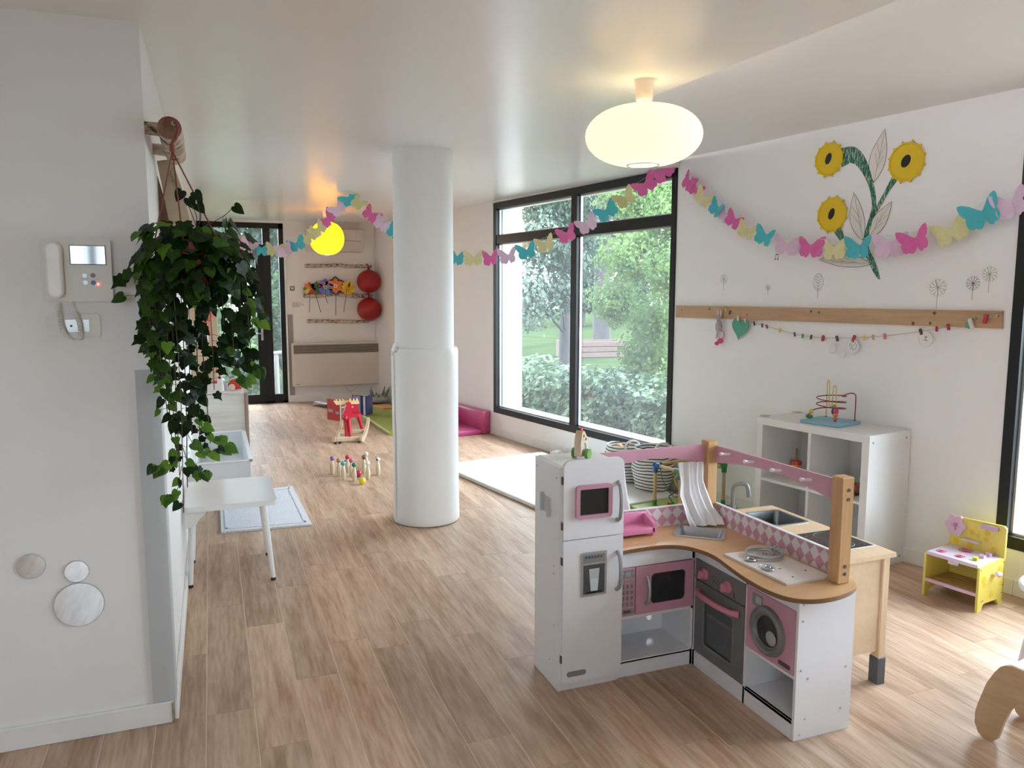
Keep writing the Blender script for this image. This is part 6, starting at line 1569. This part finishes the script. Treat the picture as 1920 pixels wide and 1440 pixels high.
parts(rb, 'ear', [ball((1.470, .036, 1.425), .008, .006, .030, 10, 8), ball((1.497, .036, 1.425), .008, .006, .030, 10, 8)], pm('doll_cream', (.62, .55, .54), .9))
parts(rb, 'leg', [tube([(1.478, .035, 1.29), (1.480, .035, 1.22)], .007, 8), tube([(1.500, .035, 1.29), (1.505, .035, 1.24)], .007, 8)], pm('doll_cream', (.62, .55, .54), .9))
parts(rb, 'foot', [ball((1.500, .036, 1.205), .020, .014, .014, 12, 8), ball((1.465, .036, 1.225), .028, .014, .020, 12, 8)], pm('doll_pinkred', (.60, .07, .16), .8))
part(rb, 'loop', [torus((1.462, .034, 1.27), .030, .0035, 20, 6, 'y'), tube([(1.487, .036, 1.41), (1.462, .034, 1.466)], .002, 5)], pm('doll_pink_cord', (.66, .22, .28), .8))
def plate(s, z, r, lab, doodle):
    t = thing('paper_plate', lab, 'plate', (s, .025, z-r), FW, group='paper discs hanging from the peg string')
    part(t, 'disc', [prism(circ(s, z, r, 28), .018, .0205, 'xz')], PWH)
    part(t, 'rim', [torus((s, .0205, z), r*.95, .0022, 28, 5, 'y')], PWH)
    if doodle == 1:
        part(t, 'drawing', [torus((s-.002, .0208, z+.004), r*.55, .0011, 24, 4, 'y'), tube([(s-.015, .0208, z+.015), (s+.005, .0208, z+.002), (s-.008, .0208, z-.012)], .001, 4), tube([(s+.012, .0208, z+.018), (s+.003, .0208, z-.015)], .001, 4)], PRINTD)
    if doodle == 2:
        part(t, 'drawing', [tube([(s-.012, .0208, z+.012), (s+.010, .0208, z+.010)], .0013, 4), tube([(s, .0208, z+.018), (s-.002, .0208, z-.008)], .0013, 4), tube([(s-.014, .0208, z-.008), (s+.013, .0208, z-.006)], .0013, 4)], PRINTD)
plate(.395, 1.247, .043, 'white paper disc with a round pen doodle hanging from the peg string', 1)
plate(-.060, 1.316, .042, 'white paper disc with a small dark mark hanging from the peg string', 2)
plate(.468, 1.198, .024, 'plain small white disc hanging lowest below the peg string', 0)
plate(.540, 1.228, .028, 'plain pale disc hanging left of the lowest one', 0)

# ---- paper sunflower on the wall
SUN = pm('sunflower_yellow', (.70, .48, .012), .65, var=.04, scale=15)
def scribble():
    m, n, b, o = _nodes('scribbled_green')
    L = n.links
    tc = n.nodes.new('ShaderNodeTexCoord')
    mp2 = n.nodes.new('ShaderNodeMapping'); mp2.inputs['Scale'].default_value = (7, 1, 1.2); L.new(tc.outputs['Object'], mp2.inputs[0])
    nz = n.nodes.new('ShaderNodeTexNoise'); nz.inputs['Scale'].default_value = 26; nz.inputs['Detail'].default_value = 3; nz.inputs['Distortion'].default_value = 1.0; L.new(mp2.outputs[0], nz.inputs['Vector'])
    r = ramp2(n, (.008, .14, .075), (.55, .58, .50), .50, .66); L.new(nz.outputs['Fac'], r.inputs[0]); L.new(r.outputs[0], b.inputs['Base Color']); b.inputs['Roughness'].default_value = .8
    return m
SCR = scribble()
LEAFP = pm('leaf_paper', (.70, .66, .60), .8, var=.02); INK = pm('pen_ink', (.05, .05, .055), .8)
sn = thing('paper_sunflower', 'large paper sunflower with three yellow heads taped to the wall', 'wall decoration', (.35, 0, 1.66), FW)
def ribbon(pts):
    """pts: (s, z, width)"""
    sp = smoothpath([(a, b, w_) for a, b, w_ in pts], 5)
    Lf, Rt = [], []
    for i, p in enumerate(sp):
        a = Vector(sp[max(i-1, 0)][:2]); b = Vector(sp[min(i+1, len(sp)-1)][:2]); d = (b-a).normalized()
        Lf.append((p[0]-d.y*p[2]/2, p[1]+d.x*p[2]/2)); Rt.append((p[0]+d.y*p[2]/2, p[1]-d.x*p[2]/2))
    return prism(Lf+Rt[::-1], .0012, .0030, 'xz')
part(sn, 'stem', [ribbon([(.555, 2.400, .115), (.480, 2.405, .095), (.410, 2.345, .062), (.345, 2.220, .034), (.315, 2.090, .028), (.330, 2.020, .028), (.357, 1.900, .030), (.345, 1.820, .034), (.314, 1.768, .038), (.285, 1.71, .034), (.255, 1.655, .012)])], SCR)
part(sn, 'stem', [ribbon([(.190, 2.235, .045), (.225, 2.185, .030), (.255, 2.135, .026), (.295, 2.070, .026), (.330, 2.020, .03)])], SCR)
part(sn, 'stem', [ribbon([(.565, 1.975, .055), (.535, 1.93, .045), (.510, 1.885, .022)])], SCR)
for i, (s, z, r) in enumerate(((.638, 2.402, .102), (.124, 2.315, .110), (.597, 2.060, .106))):
    pts = []
    for k in range(48):
        a = 2*PI*k/48
        q = r*(1-.035*abs(math.cos(6*a)) + (.12 if k % 4 == 2 else 0))
        pts.append((s+q*.97*math.cos(a), z+q*math.sin(a)))
    h = part(sn, 'flower_head', [prism(pts, .004, .010, 'xz')], SUN)
    part(h, 'raised_rim', [torus((s, .010, z), r*.93, .006, 36, 6, 'y')], SUN)
    part(h, 'seed_centre', [prism([(s+.002+.026*math.cos(a)*(.8 if i != 1 else 1.05)-.008*math.sin(a), z+.004+.034*math.sin(a)) for a in [2*PI*k/24 for k in range(24)]], .0105, .0125, 'xz')], pm('seed_black', (.012, .012, .012), .7))
def wleaf(b, t, w1, w2, nm):
    B_, T_ = Vector(b), Vector(t); d = T_-B_; n = Vector((-d.y, d.x)).normalized()
    Lp, Rp = [], []
    for k in range(1, 12):
        u = k/12; w_ = math.sin(PI*u**.85)
        Lp.append(tuple(B_+d*u+n*w1*w_)); Rp.append(tuple(B_+d*u-n*w2*w_))
    poly = [tuple(B_)] + Lp + [tuple(T_)] + Rp[::-1]
    l = part(sn, 'leaf', [prism(poly, .0010, .0024, 'xz')], LEAFP)
    loop = [(p[0], .0026, p[1]) for p in poly + [poly[0]]]
    vein = [(B_.x+d.x*u, .0026, B_.y+d.y*u) for u in (0, .3, .6, .95)]
    side_ = [tube([(B_.x+d.x*u, .0026, B_.y+d.y*u), (B_.x+d.x*(u+.25)+n.x*w1*.5, .0026, B_.y+d.y*(u+.25)+n.y*w1*.5)], .0006, 4) for u in (.25, .45)] + [tube([(B_.x+d.x*u, .0026, B_.y+d.y*u), (B_.x+d.x*(u+.25)-n.x*w2*.5, .0026, B_.y+d.y*(u+.25)-n.y*w2*.5)], .0006, 4) for u in (.3, .5)]
    part(l, 'pen_line', [tube(loop, .0012, 4), tube(vein, .0007, 4)] + side_, INK)
wleaf((.325, 2.225), (.272, 2.522), .045, .060, 1)
wleaf((.375, 1.890), (.455, 2.180), .035, .060, 2)
wleaf((.343, 1.895), (.203, 2.103), .045, .045, 3)
wleaf((.315, 1.745), (.688, 1.785), .045, .030, 4)
def drawing(s, z, h, label, col, kind):
    t = thing('wall_drawing', label, 'drawing', (s, 0, z-h/2), FW, group='small drawings on the window wall')
    m = pm('pencil_'+kind, col, .9)
    g = []
    if kind == 'note':
        g = [tube([(s+.012, .001, z+.018), (s+.012, .001, z-.012)], .0016, 4), tube([(s-.010, .001, z+.018), (s-.010, .001, z-.012)], .0016, 4), tube([(s+.012, .001, z+.018), (s-.010, .001, z+.018)], .003, 4), ball((s+.016, .0012, z-.014), .0055, .001, .0045, 8, 6), ball((s-.006, .0012, z-.014), .0055, .001, .0045, 8, 6)]
        part(t, 'ink', g, m); return
    r = h*.30
    cz = z+h*.2
    g = [tube([(s, .0008, z-h/2), (s+.001, .0008, cz)], .0012, 4)]
    if kind == 'oval':
        g.append(tube([(s+r*.8*math.cos(2*PI*k/24), .0008, cz+r*1.2*math.sin(2*PI*k/24)) for k in range(25)], .0011, 4))
        for k in range(5):
            g.append(tube([(s, .0008, cz-r+.4*r*k), (s+r*.5, .0008, cz-r*.7+.4*r*k)], .0012, 4)); g.append(tube([(s, .0008, cz-r+.4*r*k), (s-r*.5, .0008, cz-r*.7+.4*r*k)], .0012, 4))
    else:
        for k in range(11):
            a = 2*PI*k/11
            g.append(tube([(s, .0008, cz), (s+r*math.cos(a), .0008, cz+r*math.sin(a))], .0011, 4))
            g.append(tube([(s+r*math.cos(a)*.7, .0008, cz+r*math.sin(a)*.7), (s+r*math.cos(a+.35), .0008, cz+r*math.sin(a+.35))], .0010, 4))
    part(t, 'pencil_lines', g, m)
drawing(1.485, 1.650, .12, 'very faint pencil flower drawing nearest the tall window', (.50, .48, .45), 'faint')
drawing(1.079, 1.595, .07, 'small yellowish tree drawing between window and the oval tree drawing', (.52, .50, .28), 'yellowish')
drawing(.679, 1.612, .15, 'oval dotted tree drawing above the middle of the pine board', (.24, .24, .18), 'oval')
drawing(-.100, 1.570, .17, 'pale round flower drawing above the pine board, left of the dark tree drawing', (.45, .43, .33), 'pale')
drawing(-.290, 1.600, .13, 'dark little tree drawing above the pine board\'s right end', (.22, .23, .20), 'dark')
drawing(-.372, 1.645, .14, 'highest round tree drawing beside the right window', (.40, .40, .30), 'olive')
drawing(1.014, 1.813, .04, 'tiny black music note drawn below the blue butterfly', (.05, .05, .05), 'note')

# ================================================================ BUTTERFLY GARLANDS
BF = {'p': pm('paper_pink', (.66, .13, .36), .75), 'l': pm('paper_lilac', (.68, .50, .64), .75), 'y': pm('paper_pale_yellow', (.66, .62, .33), .75), 't': pm('paper_turquoise', (.07, .45, .52), .75)}
def bmesh_wing(fold, curl):
    half_ = [(0, .06), (.10, .13), (.22, .25), (.36, .335), (.475, .36), (.50, .30), (.49, .17), (.44, .06), (.375, -.005), (.41, -.06), (.425, -.15), (.39, -.25), (.32, -.305), (.24, -.29), (.20, -.325), (.13, -.34), (.06, -.28), (0, -.16)]
    V, F = [], []
    for sg in (1, -1):
        st = len(V); n = len(half_)
        for th in (0.0, 0.006):
            for x, z in half_:
                V.append((sg*x*math.cos(fold), -x*math.sin(fold) + curl*x*x + th, z))
        a, b = list(range(st, st+n)), list(range(st+n, st+2*n))
        F.append(tuple(a if sg > 0 else a[::-1])); F.append(tuple(b[::-1] if sg > 0 else b))
        for i in range(n):
            j = (i+1) % n
            F.append((a[i], b[i], b[j], a[j]))
    return V, F
wings = {}
def garland(label, pts, cols, widths, out_, anchor0, anchor1, gname):
    """pts: butterfly centres (world); out_: direction the wings face"""
    t = thing('butterfly_garland', label, 'garland', tuple(pts[0]), group=None)
    P = [Vector(p) for p in pts]
    for i, p in enumerate(P):
        a = P[max(i-1, 0)]; b = P[min(i+1, len(P)-1)]
        x = (b-a).normalized()
        if x.dot(Vector((1, -0.35, 0))) < 0: x = -x
        y = -Vector(out_(p)); y = (y - x*y.dot(x)).normalized()
        z = x.cross(y)
        key = (cols[i], random.choice((0, 1, 2)))
        if key not in wings:
            wings[key] = mesh('butterfly', bmesh_wing((.25, .5, .05)[key[1]], (.2, .35, .3)[key[1]]), BF[cols[i]], smooth=0)
        o = bpy.data.objects.new('butterfly', wings[key]); COL.objects.link(o); o.parent = t
        w_ = widths(i)
        M = Matrix((x, y, z)).transposed().to_4x4()
        M = Matrix.Translation(p - Vector(pts[0])) @ M @ Matrix.Rotation(random.uniform(-.10, .10), 4, 'Y') @ Matrix.Rotation(random.uniform(-.25, .25), 4, 'Z') @ Matrix.Scale(w_, 4)
        o.matrix_local = M
    th = [anchor0] + [tuple(q + Vector((0, 0, .055))) for q in P] + [anchor1]
    part(t, 'thread', [tube(th, .0008, 4)], PWH)
    return t
camv = lambda p: (Vector((0, 0, 1.57)) - p).normalized()
random.seed(3)
A0 = Vector((1.32, 7.87, 2.545)); B0 = wp(1.985, .03, 2.515)
gb = [(.037, 2.44, 'y'), (.082, 2.330, 'p'), (.125, 2.232, 'l'), (.172, 2.145, 't'), (.220, 2.06, 'y'), (.270, 1.99, 'p'), (.325, 1.935, 'l'), (.385, 1.890, 't'), (.441, 1.880, 'y'), (.496, 1.880, 'p'), (.550, 1.892, 'l'), (.606, 1.930, 't'), (.662, 1.985, 'y'), (.722, 2.060, 'p'), (.777, 2.135, 'l'), (.828, 2.230, 't'), (.876, 2.325, 'y'), (.926, 2.415, 'p'), (.968, 2.505, 'p')]
pB = [Vector((A0.x+(B0.x-A0.x)*t, A0.y+(B0.y-A0.y)*t, z)) for t, z, _ in gb]
garland('paper butterfly garland from the ceiling across the tall window, passing behind the column', pB, [q[2] for q in gb], lambda i: .205, lambda p: camv(p)+Vector((0, 0, .1)), tuple(A0), tuple(B0), 'b')
gA = [(.23, 8.40, 2.10, 'y'), (.305, 8.36, 2.075, 'p'), (.385, 8.325, 2.04, 'l'), (.500, 8.27, 2.005, 't'), (.625, 8.205, 1.998, 'y'), (.715, 8.166, 1.995, 'l'), (.825, 8.113, 2.05, 't'), (.945, 8.05, 2.13, 'y'), (1.03, 8.01, 2.20, 'y'), (1.115, 7.974, 2.30, 'p'), (1.215, 7.925, 2.405, 'l'), (1.32, 7.87, 2.50, 't')]
garland('paper butterfly garland from the ivy up to the ceiling near the yellow lantern', [q[:3] for q in gA], [q[3] for q in gA], lambda i: .20, lambda p: camv(p), (-.185, 8.6, 2.25), tuple(A0), 'a')
gC = [(1.811, 2.400, 'p'), (1.725, 2.335, 'p'), (1.645, 2.265, 'y'), (1.505, 2.175, 't'), (1.430, 2.125, 'l'), (1.340, 2.080, 'p'), (1.215, 2.000, 'y'), (1.060, 1.952, 't'), (.885, 1.883, 'l'), (.700, 1.862, 'p'), (.530, 1.842, 'y'), (.350, 1.842, 't'), (.155, 1.845, 'l'), (.005, 1.866, 'p'), (-.185, 1.905, 'y'), (-.350, 1.985, 't'), (-.490, 2.02, 'l'), (-.64, 2.08, 'p')]
wC = [.18, .16, .17, .17, .15, .16, .17, .18, .19, .19, .19, .195, .20, .20, .20, .22, .2, .2]
garland('paper butterfly garland hanging along the wall below the paper sunflower', [wp(s, .065, z) for s, z, _ in gC], [q[2] for q in gC], lambda i: wC[i]*1.02, lambda p: (camv(p)*.5 + (wp(0, 1, 0)-wp(0, 0, 0))).normalized(), tuple(wp(1.95, .005, 2.50)), tuple(wp(-.75, .02, 2.2)), 'c')
